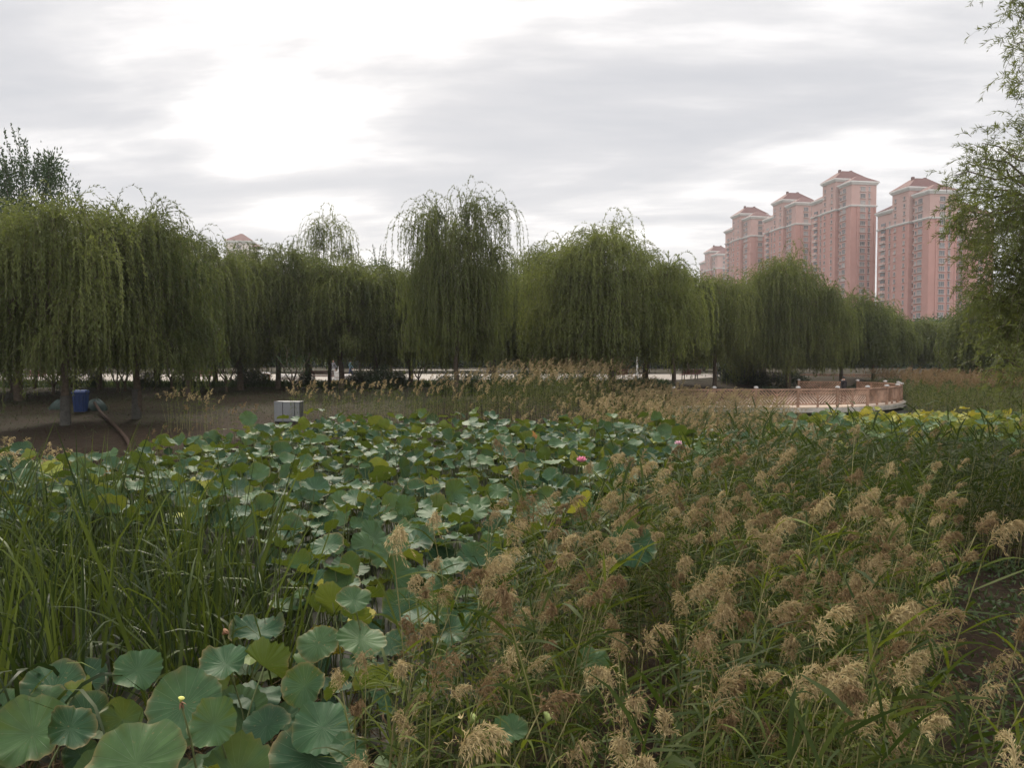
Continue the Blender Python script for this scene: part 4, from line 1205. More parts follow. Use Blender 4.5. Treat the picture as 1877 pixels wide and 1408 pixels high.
# ------------------------------------------------------------------ cattails at the left
def cattail(seed, n=9, H=1.9):
    r_ = np.random.default_rng(seed); mb = MB()
    az = r_.uniform(0, 6.28, n); el = R(90) - np.abs(r_.normal(.34, .27, n))
    D = np.stack([np.cos(az) * np.cos(el), np.sin(az) * np.cos(el), np.sin(el)], 1)
    P = np.stack([np.cos(az) * .03, np.sin(az) * .03, np.zeros(n)], 1)
    L = H * r_.uniform(.65, 1.1, n)
    dr = np.where(r_.random(n) < .5, r_.uniform(.8, 3.2, n), r_.uniform(.05, .6, n))
    tn = np.clip(r_.normal(.42, .2, n) + np.where(r_.random(n) < .28, .36, 0), 0, 1)
    mb.ribbons(P, D, L, .027 * r_.uniform(.55, 1.25, n), dr, 9, [.8, .95, 1, 1, .95, .9, .8, .62, .38, .03], 0, tn)
    return mb
CP = [cattail(800 + k, 6 + k % 3, 1.95 + .13 * (k % 4)) for k in range(14)]
CM = [c.mesh('cattail_plant', M['cattail']) for c in CP]
CT = world_poly([(-60, 5.0), (0, 5.3), (60, 6.2), (200, 6.3), (330, 6.4), (470, 6.7), (560, 6.8), (600, 7.2), (560, 8.6), (440, 10.8), (300, 12.5), (120, 13.2), (-60, 13.5)])
cx, cy = scatter(CT, 0.30, 81, .6)
order = np.argsort(np.hypot(cx, cy)); cx, cy = cx[order], cy[order]
kc = rng.random(len(cx)) < np.interp(cy, [4, 6, 9, 13], [.55, .85, .75, .62])
cx, cy = cx[kc], cy[kc]
for k in range(min(300, len(cx))):
    x, y = cx[k], cy[k]
    s = float(np.clip(rng.normal(np.interp(y, [4, 6, 10, 13], [.84, .98, 1.08, 1.06]), .08), .6, 1.15))
    o = link('cattail_plant', CM[int(rng.integers(len(CM)))])
    o.location = (x, y, -.15); o.rotation_euler = (rng.normal() * .06, rng.normal() * .06, rng.uniform(0, 6.28)); o.scale = (s, s, s)
    pxx = float(pix(x, y, 1)[0])
    if pxx < 300: tag(o, 'tuft of long upright cattail blades in the stand at the left edge', 'cattail', 'cattails at the left edge')
    else: tag(o, 'tuft of long cattail blades in the stand next to the lotus leaves', 'cattail', 'cattails next to the lotus')
if len(cx) > 300:
    mb = MB()
    for k in range(300, len(cx)):
        mb.merge(CP[int(rng.integers(len(CP)))], mat4((cx[k], cy[k], -.15), rng.uniform(0, 6.28), rng.normal(.88, .08), (rng.normal() * .06, rng.normal() * .06)), rng.normal() * .08)
    tag(mb.build('cattail_stand', M['cattail']), 'far rear of the cattail stand at the left', 'cattails', kind='stuff')

# dry litter and low weeds
mb = MB()
bx, by = scatter(REED, 0.13, 91, .6); kk = by < 13; bx, by = bx[kk], by[kk]
bx2, by2 = scatter(world_poly([(-80, 2.6), (700, 2.6), (720, 6.5), (500, 7.5), (-80, 6.2)]), 0.085, 96, .6); bx = np.concatenate([bx, bx2]); by = np.concatenate([by, by2]); n = len(bx)
D = rng.normal(size=(n, 3)); D[:, 2] = np.abs(D[:, 2]) * .8
mb.ribbons(np.stack([bx, by, np.where(bx > (by - 2) * -.05 - .8, rng.uniform(.0, .9, n), rng.uniform(0, .4, n))], 1), D, rng.uniform(.15, .45, n), rng.uniform(.006, .016, n), rng.uniform(0, 1.5, n), 3, [.7, 1, .7, .05], 0, rng.random(n))
tag(mb.build('dry_reed_litter', M['straw']), 'dry tangled reed litter low between the stems', 'litter', kind='stuff')
mb = MB()
bx, by = scatter(world_poly([(1660, 5.5), (2500, 4.6), (2500, 12), (1660, 11.5)]), .055, 92, .6); n = len(bx); z = gz(bx, by); kk = z > 0.02
bx, by, z = bx[kk], by[kk], z[kk]
hm = np.sin(bx * 2.1 + 1) * np.sin(by * 1.7) + rng.normal(size=len(bx)) * .5 > -0.5
bx, by, z = bx[hm], by[hm], z[hm]; n = len(bx)
D = rng.normal(size=(n, 3)); D[:, 2] = np.abs(D[:, 2]) * .9
mb.leaves(np.stack([bx, by, z + rng.uniform(0, .14, n)], 1), D, .07 * rng.uniform(.6, 1.6, n), .035, 0, np.clip(rng.normal(.45, .2, n), 0, 1))
tag(mb.build('weeds', M['grass']), 'low green weeds on the bare mud at the right edge', 'weeds', kind='stuff')
# grass verge along the paving
mb = MB()
bx, by = scatter([(-40, 47.5), (-5, 48.5), (2, 50), (12, 56), (12, 60), (0, 57.0), (-25, 56.0), (-40, 55)], .13, 93, .6); n = len(bx)
D = rng.normal(size=(n, 3)) * .35; D[:, 2] = 1
mb.ribbons(np.stack([bx, by, gz(bx, by)], 1), D, rng.uniform(.16, .42, n), .05, rng.uniform(0, 1, n), 2, [1, .8, .05], 0, np.clip(rng.normal(.5, .18, n) + (by - 51) * .035, 0, 1))
tag(mb.build('grass_verge', M['grass']), 'strip of grass along the front of the paved square', 'grass', kind='stuff')
mb = MB()
bx, by = scatter([(-36, 22), (-9, 23), (-2, 28), (4, 38), (4, 48), (-36, 48)], .2, 94, .6)
t_ = by - shore(bx); kk = (t_ > 3) & (rng.random(len(bx)) < np.clip((t_ - 3) / 16, .05, .6)); bx, by = bx[kk], by[kk]; n = len(bx)
D = rng.normal(size=(n, 3)) * .5; D[:, 2] = 1
mb.ribbons(np.stack([bx, by, gz(bx, by)], 1), D, rng.uniform(.06, .2, n), .014, rng.uniform(0, 1, n), 2, [1, .8, .05], 0, np.clip(rng.normal(.15, .15, n), 0, 1))
tag(mb.build('sparse_grass', M['grass']), 'sparse grass on the shaded bank under the willows', 'grass', kind='stuff')

mb = MB()
bx, by = scatter([(-40, 17), (-9, 19), (-4, 23), (0, 28), (4, 36), (4, 47), (-40, 47)], .16, 95, .6); t_ = by - shore(bx)
kk = (t_ > .6) & (np.sin(bx * 1.1) * np.sin(by * .8 + bx * .3) + rng.normal(size=len(bx)) * .6 > .1); bx, by = bx[kk], by[kk]; n = len(bx)
D = rng.normal(size=(n, 3)); D[:, 2] *= .25
mb.leaves(np.stack([bx, by, gz(bx, by) + .025], 1), D, .10 * rng.uniform(.5, 1.8, n), .035, 0, rng.random(n), side=np.tile([[0, .1, 1.0]], (n, 1)))
tag(mb.build('fallen_leaves', M['fallen']), 'fallen dry leaves on the bare bank', 'leaf litter', kind='stuff')

# ------------------------------------------------------------------ curved wooden deck
M['rail'] = plain('reddish_timber', (0.29, 0.175, 0.118), 0.75, 0.42, 2.2, 0.2, 0.3)
M['cap'] = plain('white_post_cap', (0.55, 0.53, 0.51), 0.5, 0.08, 8)
M['slab'] = plain('pale_concrete', (0.36, 0.33, 0.28), 0.85, 0.25, 2.5, 0.2, 0.4)
m, nt, b, out = new_mat('deck_planks')
geo = nt.nodes.new('ShaderNodeNewGeometry')
br = nt.nodes.new('ShaderNodeTexBrick'); nt.links.new(geo.outputs['Position'], br.inputs['Vector'])
br.inputs['Scale'].default_value = 1.0; br.inputs['Brick Width'].default_value = 3.0; br.inputs['Row Height'].default_value = 0.14; br.inputs['Mortar Size'].default_value = 0.008
br.inputs['Color1'].default_value = (0.42, 0.33, 0.25, 1); br.inputs['Color2'].default_value = (0.36, 0.27, 0.20, 1); br.inputs['Mortar'].default_value = (0.10, 0.07, 0.05, 1)
nt.links.new(br.outputs['Color'], b.inputs['Base Color']); b.inputs['Roughness'].default_value = 0.75
M['planks'] = m
DZ = CAM_Z - 2.95          # deck floor
RAILH = 1.09


def smooth_line(pts, step):
    """resample a polyline through the points (Catmull-Rom) at even steps"""
    P = [np.array(p, float) for p in pts]
    P = [2 * P[0] - P[1]] + P + [2 * P[-1] - P[-2]]
    out_ = []
    for i in range(1, len(P) - 2):
        for t in np.linspace(0, 1, 20, endpoint=False):
            a, b_, c, d = P[i - 1], P[i], P[i + 1], P[i + 2]
            out_.append(.5 * ((2 * b_) + (c - a) * t + (2 * a - 5 * b_ + 4 * c - d) * t * t + (3 * b_ - a - 3 * c + d) * t ** 3))
    out_.append(P[-2]); O = np.array(out_)
    s = np.concatenate([[0], np.cumsum(np.linalg.norm(np.diff(O, axis=0), axis=1))])
    n = max(1, round(s[-1] / step)); q = np.linspace(0, s[-1], n + 1)
    return np.stack([np.interp(q, s, O[:, k]) for k in range(2)], 1)


def railing(line, label, z=DZ, h=RAILH, caps=True, parent_name='deck_railing', cap_k=None):
    o0 = line[0]
    t = thing(parent_name, (o0[0], o0[1], z), label, 'railing')
    L = [np.array([p[0] - o0[0], p[1] - o0[1], 0.0]) for p in line]
    for p in L:
        pm_ = MB(); pm_.box(p[0] - .065, p[0] + .065, p[1] - .065, p[1] + .065, 0.0, h + 0.05)
        po = pm_.build('post', M['rail'], t, smooth=False)
        if caps:
            c = MB(); c.box(p[0] - .105, p[0] + .105, p[1] - .105, p[1] + .105, h + .05, h + .115); c.box(p[0] - .07, p[0] + .07, p[1] - .07, p[1] + .07, h + .118, h + .15)
            c.build('cap', M['cap'], po, smooth=False)
    tr, brl = MB(), MB()
    for a, b_ in zip(L[:-1], L[1:]):
        e = nrm(b_ - a) * .068
        tr.beam(a + e + [0, 0, h - .055], b_ - e + [0, 0, h - .055], .12, .085)
        brl.beam(a + e + [0, 0, .17], b_ - e + [0, 0, .17], .09, .09)
        mid = (a + b_) / 2
        mp = MB(); mp.box(mid[0] - .045, mid[0] + .045, mid[1] - .045, mid[1] + .045, .218, h - .1)
        mp.build('middle_post', M['rail'], t, smooth=False)
        ft = MB(); ft.box(mid[0] - .05, mid[0] + .05, mid[1] - .05, mid[1] + .05, 0.0, .122); ft.build('foot_block', M['rail'], t, smooth=False)
        # slanting slats: left half falls towards the middle post, right half rises from it
        sl_ = MB()
        z0, z1 = .215, h - .1
        for p, q, sg in ((a + nrm(mid - a) * .065, mid - nrm(mid - a) * .045, -1), (mid + nrm(b_ - mid) * .045, b_ - nrm(b_ - mid) * .065, 1)):
            W = np.linalg.norm(q - p); hh = z1 - z0; u = nrm(q - p)
            for c in np.arange(-hh + .10, W, .19):
                # line: along = c + s, height = s (rising) or hh - s (falling)
                s0, s1 = max(0, -c), min(hh, W - c)
                if s1 - s0 < .08: continue
                A = p + u * (c + s0); B = p + u * (c + s1)
                if sg > 0: A = A + [0, 0, z0 + s0]; B = B + [0, 0, z0 + s1]
                else: A = A + [0, 0, z1 - s0]; B = B + [0, 0, z1 - s1]
                nn_ = np.cross(u, [0, 0, 1])
                sl_.beam(A, B, .085, .03, up=nn_)
        sl_.build('slat_panel', M['rail'], t, smooth=False)
    tr.build('top_rail', M['rail'], t, smooth=False); brl.build('bottom_rail', M['rail'], t, smooth=False)
    return t


def wpt(px, d): return ((px - 938.5) / F * d, d)
front_pts = [wpt(1235, 44.6), wpt(1300, 44.9), wpt(1378, 45), wpt(1455, 45), wpt(1515, 45.1), wpt(1568, 45.8), wpt(1608, 46.9), wpt(1635, 48.6), wpt(1652, 51), wpt(1650, 53.6), wpt(1634, 55.8), wpt(1604, 57.6), wpt(1572, 58.8)]
line = smooth_line(front_pts, 2.45)
railing(line, 'reddish timber railing with white post caps curving round the end of the deck')
back_line = smooth_line([wpt(1545, 59.3), wpt(1505, 59.6), wpt(1464, 59.8)], 2.5)
railing(back_line, 'short back railing of the deck in front of the dark trunks')
# floor and slab
outer = np.concatenate([line, back_line, np.array([wpt(1440, 59.8), wpt(1330, 55), wpt(1235, 50)])])
ctr = outer.mean(0)
def grow(L_, k): return [tuple(p + nrm(p - ctr) * k) for p in L_]
dk = thing('viewing_deck', (ctr[0], ctr[1], DZ), 'rounded viewing deck of planks on a pale concrete slab above the lotus', 'deck')
def prism(pts, z0, z1, mat, name, parent):
    n = len(pts); v = [(x - ctr[0], y - ctr[1], z1 - DZ) for x, y in pts] + [(x - ctr[0], y - ctr[1], z0 - DZ) for x, y in pts]
    me = bpy.data.meshes.new(name); me.from_pydata(v, [], [list(range(n)), list(range(2 * n - 1, n - 1, -1))] + [[i, i + n, (i + 1) % n + n, (i + 1) % n] for i in range(n)])
    me.materials.append(mat); me.update(); return link(name, me, parent)
prism(grow(outer, .35), DZ - .30, DZ - .045, M['slab'], 'slab', dk)
prism(grow(outer, .22), DZ - .042, DZ, M['planks'], 'floor', dk)
for k in range(1, len(line), 2):
    p = line[k] + nrm(ctr - line[k]) * .6
    c = MB(); c.tubes(np.array([[p[0] - ctr[0], p[1] - ctr[1], -1.6], [p[0] - ctr[0], p[1] - ctr[1], -1.0], [p[0] - ctr[0], p[1] - ctr[1], -.302]]), np.full(3, .16), 12)
    c.build('pier', M['slab'], dk)
far_line = smooth_line([wpt(1462, 83), wpt(1540, 83), wpt(1610, 82), wpt(1680, 80)], 2.9)
railing(far_line, 'far timber railing seen above the back railing of the deck', z=DZ + .05, caps=False)
x0_, y0_ = far_line.mean(0)
fd = thing('footbridge', (x0_, y0_, DZ), 'low timber footbridge behind the far railing beyond the deck', 'bridge')
mb = MB(); mb.box(-8, 8, -.2, 2.4, -.30, -.02); mb.build('bridge_deck', M['planks'], fd, smooth=False)
mb = MB()
for sx in (-6, -2, 2, 6): mb.box(sx - .15, sx + .15, .4, .8, -1.4, -.302)
mb.build('piers', M['slab'], fd, smooth=False)


# ------------------------------------------------------------------ apartment towers
M['pink'] = plain('pink_render', (0.38, 0.205, 0.172), 0.85, 0.07, 0.25, 0.2)
M['pinkpale'] = plain('pale_pink_render', (0.41, 0.27, 0.235), 0.85, 0.06, 0.25, 0.2)
M['trim'] = plain('white_cornice', (0.52, 0.51, 0.475), 0.7, 0.06, 0.5, 0.2)
M['sill'] = plain('pale_window_sill', (0.43, 0.36, 0.33), 0.7, 0.06, 0.5, 0.2)
M['roof'] = plain('red_roof_tiles', (0.115, 0.055, 0.048), 0.8, 0.15, 1.2, 0.2)
M['recess_shade'] = plain('pink_render_painted_shade', (0.24, 0.12, 0.105), 0.9, 0.1, 1)  # darker copy of the pink render, recess shade put into the colour
m, nt, b, out = new_mat('window_glass')
oi = nt.nodes.new('ShaderNodeObjectInfo')
nt.links.new(ramp_out(nt, oi.outputs['Random'], [(0.0, (0.05, 0.055, 0.06)), (0.6, (0.12, 0.12, 0.12)), (1.0, (0.30, 0.28, 0.26))]), b.inputs['Base Color'])
b.inputs['Roughness'].default_value = 0.2
M['pane'] = m


def window_mesh(w_, h_, nx_=2):
    """opening in the y=0 plane looking towards -y, foot at z=0: pane, mullions, sill and lintel"""
    mb = MB()
    mb.box(-w_ / 2, w_ / 2, -.03, .02, 0, h_, 0)
    for k in range(nx_ + 1):
        x = -w_ / 2 + w_ * k / nx_; mb.box(x - .05, x + .05, -.07, -.032, 0, h_, 1)
    mb.box(-w_ / 2 - .25, w_ / 2 + .25, -.38, -.002, -.22, -.002, 1)
    mb.box(-w_ / 2 - .15, w_ / 2 + .15, -.22, -.002, h_ + .002, h_ + .16, 1)
    return mb.mesh('window', [M['pane'], M['sill']], smooth=False)


WIN = window_mesh(2.3, 1.75, 3); WIN_S = window_mesh(1.0, 1.3, 1); WIN_N = window_mesh(.8, 1.9, 1)
bal = MB()
bal.box(-1.0, 1.0, -.9, .0, -.25, 0, 0); bal.box(-1.0, 1.0, -.9, -.78, 0.002, 1.0, 1)
BAL = bal.mesh('balcony', [M['trim'], M['pink']], smooth=False)
bal = MB()
bal.box(-1.5, 1.5, -1.0, 0, -.2, 0, 0); bal.box(-1.5, 1.5, -1.0, -.9, .002, 1.0, 1); bal.box(-1.5, -1.4, -.898, -.004, .002, 1.0, 1); bal.box(1.4, 1.5, -.898, -.004, .002, 1.0, 1)
bal.box(-1.38, 1.38, -.2, .01, 1.1, 2.3, 2)
BALW = bal.mesh('balcony', [M['trim'], M['pinkpale'], M['pane']], smooth=False)


def hip_roof(mb, x0, x1, y0, y1, z, h, over=.9, mat=0, ridge=.35):
    x0 -= over; x1 += over; y0 -= over; y1 += over
    w_, l_ = x1 - x0, y1 - y0
    ix = w_ * .5 * (1 - ridge * .6); iy = l_ * .5 * (1 - ridge * .6)
    v = [(x0, y0, z), (x1, y0, z), (x1, y1, z), (x0, y1, z), (x0 + ix, y0 + iy, z + h), (x1 - ix, y0 + iy, z + h), (x1 - ix, y1 - iy, z + h), (x0 + ix, y1 - iy, z + h)]
    f = [(0, 1, 5, 4), (1, 2, 6, 5), (2, 3, 7, 6), (3, 0, 4, 7), (4, 5, 6, 7), (3, 2, 1, 0)]
    mb.add(v, f, mat)


def cornice(mb, x0, x1, y0, y1, z, mat=0, big=True):
    steps = [(.9, -.55, 0), (.6, -1.0, -.553), (.3, -1.4, -1.003)] if big else [(.45, -.4, 0), (.22, -.75, -.403)]
    for o, a, b_ in steps: mb.box(x0 - o, x1 + o, y0 - o, y1 + o, z + a, z + b_, mat)


def tower(name, label, x, y, rz, he, floors_from=4, group='pink apartment towers'):
    """he: eave height of the front wing above the ground; front wing's near left corner at the origin"""
    t = thing(name, (x, y, 1.5), label, 'apartment tower', group, rz)
    zb = he - 10.0                       # white band
    fl = 2.9
    blocks = {  # x0,x1,y0,y1,eave
        'front': (0, 11.6, 0, 8.6, he), 'main': (-.9, 14.2, 10.4, 20.6, he + 3.4), 'rear': (-.4, 11, 20.6, 30.5, he - 3.2)}
    wl = MB()
    for k, (x0, x1, y0, y1, e) in blocks.items():
        wl.box(x0, x1, y0, y1, -2, zb - .6, 0)
        wl.box(x0 + .01, x1 - .01, y0 + .01, y1 - .01, zb, e - 1.4, 1)
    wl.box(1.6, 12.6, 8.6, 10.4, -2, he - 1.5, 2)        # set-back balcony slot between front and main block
    wl.box(-.15, .25, .004, 2.0, -2, zb - .6, 0)
    # shallow pilasters of the front
    for px_ in (2.6, 10.6): wl.box(px_, px_ + .5, -.28, 0.003, -2, zb - .6, 0)
    wl.box(7.7, 8.9, -.02, .05, -2, zb - .6, 2)  # dark niche strip flush with the front, its shade painted
    wl.build('wall', [M['pink'], M['pinkpale'], M['recess_shade']], t, smooth=False)
    tr = MB()
    for k, (x0, x1, y0, y1, e) in blocks.items():
        cornice(tr, x0, x1, y0, y1, e); cornice(tr, x0, x1, y0, y1, zb + (.0 if k != 'rear' else -.002), 0, False)
    tr.build('cornice', M['trim'], t, smooth=False)
    rf = MB()
    for k, (x0, x1, y0, y1, e) in blocks.items():
        hip_roof(rf, x0, x1, y0, y1, e + .004, 4.2 if k == 'main' else 3.0, ridge=.5 if k == 'main' else .3)
    ro = rf.build('roof', M['roof'], t, smooth=False)
    ch = MB(); ch.box(3, 3.9, 14, 15, he + 5, he + 8.2); ch.box(9, 9.9, 15, 16.4, he + 5, he + 8.3); ch.build('chimney', M['roof'], ro, smooth=False)
    nf = int((he - 3) / fl)
    def put(me, nm, lx_, ly_, z, r_=0.0):
        o = link(nm, me, t); o.location = (lx_, ly_, z); o.rotation_euler = (0, 0, r_)
    lft = R(-90)     # looks towards -x
    for k in range(floors_from, nf + 2):
        z = he - 4.1 - (nf - k) * fl
        if k <= nf:
            put(WIN, 'window', 5.3, -.012, z)
            put(WIN_N, 'slot_window', 8.3, -.035, z)
            put(WIN, 'window', -.012, 5.2, z, lft)
            put(WIN_S, 'small_window', -.012, 7.6, z, lft)
            put(BAL, 'balcony', 1.585, 9.5, z - .5, lft)
        put(WIN_S, 'small_window', -.915, 13.2, z, lft); put(WIN_S, 'small_window', -.915, 18.6, z, lft)
        if k < nf - 1:
            put(BALW, 'balcony', -.412, 26.6, z - .5, lft)
            put(WIN_N, 'slot_window', -.415, 22.6, z, lft)
    return t


RZT = R(9)
tower('apartment_tower', 'tallest pink tower in the picture, with red hip roofs, at the middle of the row', 144.2, 327, RZT, 76.8, 6)
tower('apartment_tower', 'second tall pink tower left of the tallest one, pale top floors under a white band', 136.5, 370, RZT, 76.5, 9)
tower('apartment_tower', 'third pink tower in the receding row, above the rounded willow left edge', 126.8, 408, RZT, 76.8, 11)
tower('apartment_tower', 'farthest pink tower at the left end of the row, lowest in the picture', 148.5, 555, RZT, 76.8, 16)
tower('apartment_tower', 'broad pink tower right of the tallest one, partly behind the near tree sprays', 156.4, 288, RZT, 64.6, 3)
tower('apartment_tower', 'pink tower at the right almost hidden behind the near tree sprays', 198.5, 333, RZT, 64.0, 4)
# cream tower far to the left: only its top shows
p = at(414, 445, 400)
t = thing('cream_tower', (p.x, 400, 1.5), 'far cream tower with a red hip roof peeping over the willows at left', 'apartment tower', None, R(6))
he = p.z - 1.5 + 1.2
mb = MB(); mb.box(0, 13, 0, 14, -2, he - 1.4, 0); mb.build('wall', [plain('cream_render', (0.52, 0.46, 0.41), .85, .06, .3)], t, smooth=False)
mb = MB(); cornice(mb, 0, 13, 0, 14, he); cornice(mb, 0, 13, 0, 14, he - 4.5, 0, False); mb.build('cornice', M['trim'], t, smooth=False)
mb = MB(); hip_roof(mb, 0, 13, 0, 14, he + .004, 4.6, ridge=.15); hip_roof(mb, 7, 16.5, 3, 12, he - 2.6, 3.0, ridge=.2); mb.build('roof', M['roof'], t, smooth=False)
for k in range(4):
    o = link('window', WIN, t); o.location = (6.5, -.012, he - 4.0 - 2.9 * k)

# ------------------------------------------------------------------ things on the bank and the square
def solid(mb, name, mat, parent): return mb.build(name, mat, parent, smooth=False)
# blue wheeled bin
M['blue'] = plain('blue_plastic', (0.006, 0.028, 0.11), 0.45, 0.15, 5, .4)
x, z = ground_at(147, 30.5)
t = thing('wheeled_bin', (x, 30.5, z), 'blue plastic wheeled rubbish bin behind the limewashed willow', 'rubbish bin', None, R(12)); t.scale = (.8, .8, .95)
mb = MB()
mb.add([(-.24, -.27, .06), (.24, -.27, .06), (.24, .25, .06), (-.24, .25, .06), (-.29, -.34, .84), (.29, -.34, .84), (.29, .33, .84), (-.29, .33, .84)], [(3, 2, 1, 0), (4, 5, 6, 7), (0, 1, 5, 4), (1, 2, 6, 5), (2, 3, 7, 6), (3, 0, 4, 7)])
for sx in (-.17, 0, .17): mb.beam((sx, -.285, .12), (sx * 1.2, -.345, .76), .04, .03)
mb.box(-.32, .32, -.37, .35, .842, .885)
solid(mb, 'body', M['blue'], t)
mb = MB(); mb.add([(-.31, -.36, .888), (.31, -.36, .888), (.31, .36, .888), (-.31, .36, .888), (-.27, -.30, .95), (.27, -.30, .95), (.27, .30, .97), (-.27, .30, .97)], [(3, 2, 1, 0), (4, 5, 6, 7), (0, 1, 5, 4), (1, 2, 6, 5), (2, 3, 7, 6), (3, 0, 4, 7)])
solid(mb, 'lid', M['blue'], t)
M['rubber'] = plain('black_rubber', (0.02, 0.02, 0.02), .8, .2, 8)
for sx in (-.27, .27):
    mb = MB(); mb.tubes(np.array([[sx - .03, .27, .1], [sx, .27, .1], [sx + .03, .27, .1]]), np.full(3, .1), 14); mb.build('wheel', M['rubber'], t)
mb = MB(); mb.tubes(np.array([[-.26, .40, .9], [0, .41, .9], [.26, .40, .9]]), np.full(3, .017), 8); mb.build('handle', M['blue'], t)
# heap under a dark green sheet
M['tarp'] = plain('dark_green_sheet', (0.010, 0.024, 0.017), .6, .3, 3, .3)
for px, d, s, lab in [(176, 31.4, .40, 'dark green sheet heaped right of the blue bin where the brown pipe ends'), (110, 31.6, .34, 'dark green sheet heaped left of the limewashed willow trunk')]:
    x, z = ground_at(px, d)
    n1_, n2_ = 22, 9; V = []
    for j in range(n2_):
        for i in range(n1_):
            a = i * 6.283 / n1_; e = j / (n2_ - 1) * 1.5
            r_ = s * math.cos(e) * (1 + .14 * math.sin(3 * a + s * 9) + .08 * math.sin(7 * a + 5 * e))
            V.append((r_ * math.cos(a) * 1.15, r_ * math.sin(a) * .8, s * 1.15 * math.sin(e) * (1 + .12 * math.sin(5 * a + 2))))
    ii = np.arange(n1_ * n2_).reshape(n2_, n1_); jj = np.roll(ii, -1, 1)
    mb = MB(); mb.add(V, np.stack([ii[:-1], jj[:-1], jj[1:], ii[1:]], -1).reshape(-1, 4))
    o = mb.build('green_sheet', M['tarp']); o.location = (x, d, z - .03); tag(o, lab, 'sheet')
# brown pipe down the bank
M['pipe'] = plain('brown_pipe', (0.04, 0.024, 0.016), .85, .3, 12, .15, .5)
pp_ = []
for px, py, d in [(172, 735, 31.0), (184, 748, 29.5), (200, 768, 27), (214, 784, 24.6), (228, 796, 22.8), (236, 808, 21.4), (236, 822, 20.3)]:
    x, z = ground_at(px, d); pp_.append((x, d, max(z, .1) + .10))
pp_ = np.array(pp_); pp_[0, 2] += .25; pp_[-1, 2] -= .3
q_ = np.linspace(0, len(pp_) - 1, 40); pp_ = np.stack([np.interp(q_, np.arange(len(pp_)), pp_[:, k]) for k in range(3)], 1)
ker = np.ones(5) / 5
for k in range(3): pp_[2:-2, k] = np.convolve(pp_[:, k], ker, 'valid')
mb = MB(); mb.tubes(pp_,   .052 + .005 * np.sin(np.arange(40) * 2.2), 12)
tag(mb.build('pipe', M['pipe']), 'thick brown pipe running down the bare bank into the lotus', 'pipe')
# white panel box
M['panel'] = plain('white_panel', (0.14, 0.145, 0.145), .55, .12, 2, .35)
M['seam'] = plain('dark_seam', (0.05, 0.05, 0.05), .8, .1, 5)
p = at(503, 760, 27.6); x1_ = at(549, 760, 27.6).x
t = thing('utility_box', (p.x, 27.6, gz1(p.x, 27.6)), 'low white panelled utility box on the bank in front of the reeds', 'utility box', None, R(-2))
W_ = x1_ - p.x; hbx = at(503, 736, 27.6).z - gz1(p.x, 27.6)
for a, b_ in [(0, .325), (.355, .80), (.83, 1.0)]:
    mb = MB(); mb.box(a * W_, b_ * W_, -.015, .03, .06, hbx - (.02 if a else 0)); solid(mb, 'panel', M['panel'], t)
mb = MB(); mb.box(.004, W_ - .004, .032, .5, .02, hbx - .05); solid(mb, 'body', M['seam'], t)
mb = MB(); mb.box(-.01, W_ + .01, .036, .52, hbx - .046, hbx - .01); solid(mb, 'lid', M['panel'], t)

# benches
M['redwood'] = plain('red_brown_slats', (0.16, 0.035, 0.03), .6, .2, 6, .3)
M['iron'] = plain('dark_iron', (0.03, 0.025, 0.025), .5, .2, 8, .4)
def make_bench():
    t = thing('park_bench', (0, 0, 0), 'x', 'bench', 'red slatted benches')
    for k in range(5):
        z = .50 + k * .085
        mb = MB(); mb.beam((-.9, -.20 - k * .022, z), (.9, -.20 - k * .022, z), .03, .06); solid(mb, 'backrest_slat', M['redwood'], t)
    for k in range(4):
        mb = MB(); mb.beam((-.9, -.12 + k * .12, .435), (.9, -.12 + k * .12, .435), .095, .03); solid(mb, 'seat_slat', M['redwood'], t)
    for sx in (-.62, .62):
        mb = MB()
        mb.beam((sx, -.16, .0), (sx, -.14, .42), .05, .05); mb.beam((sx, .27, 0), (sx, .22, .42), .05, .05)
        mb.beam((sx, -.17, .405), (sx, .30, .405), .05, .03); mb.beam((sx, -.165, .43), (sx, -.275, .88), .045, .03)
        mb.beam((sx, -.26, .62), (sx, .24, .64), .045, .03); mb.beam((sx, .22, .43), (sx, .24, .62), .04, .03)
        solid(mb, 'leg_frame', M['iron'], t)
    return t
def copy_tree(o, parent=None):
    c = o.copy(); COL.objects.link(c); c.parent = parent
    for ch_ in list(o.children): copy_tree(ch_, c)
    return c
b0 = make_bench()
for k, (px, d, rz_, lab) in enumerate([(591, 57.5, 0.05, 'red slatted bench seen from behind, left of the lamp post, partly behind a trunk'),
                                       (378, 58.2, -.05, 'red slatted bench seen from behind at the left, behind two thin trunks'),
                                       (64, 58.5, 1.45, 'red bench seen end on beside the dark trunks at the far left'),
                                       (1265, 64, .3, 'dark bench on the square just above the reed plumes, right of the domed willow'),
                                       (1130, 63.0, .2, 'dark red bench behind the trunk of the broad domed willow')]):
    o = b0 if k == 0 else copy_tree(b0)
    x = (px - 938.5) / F * d
    o.location = (x, d, 1.517); o.rotation_euler = (0, 0, rz_); o['label'] = lab
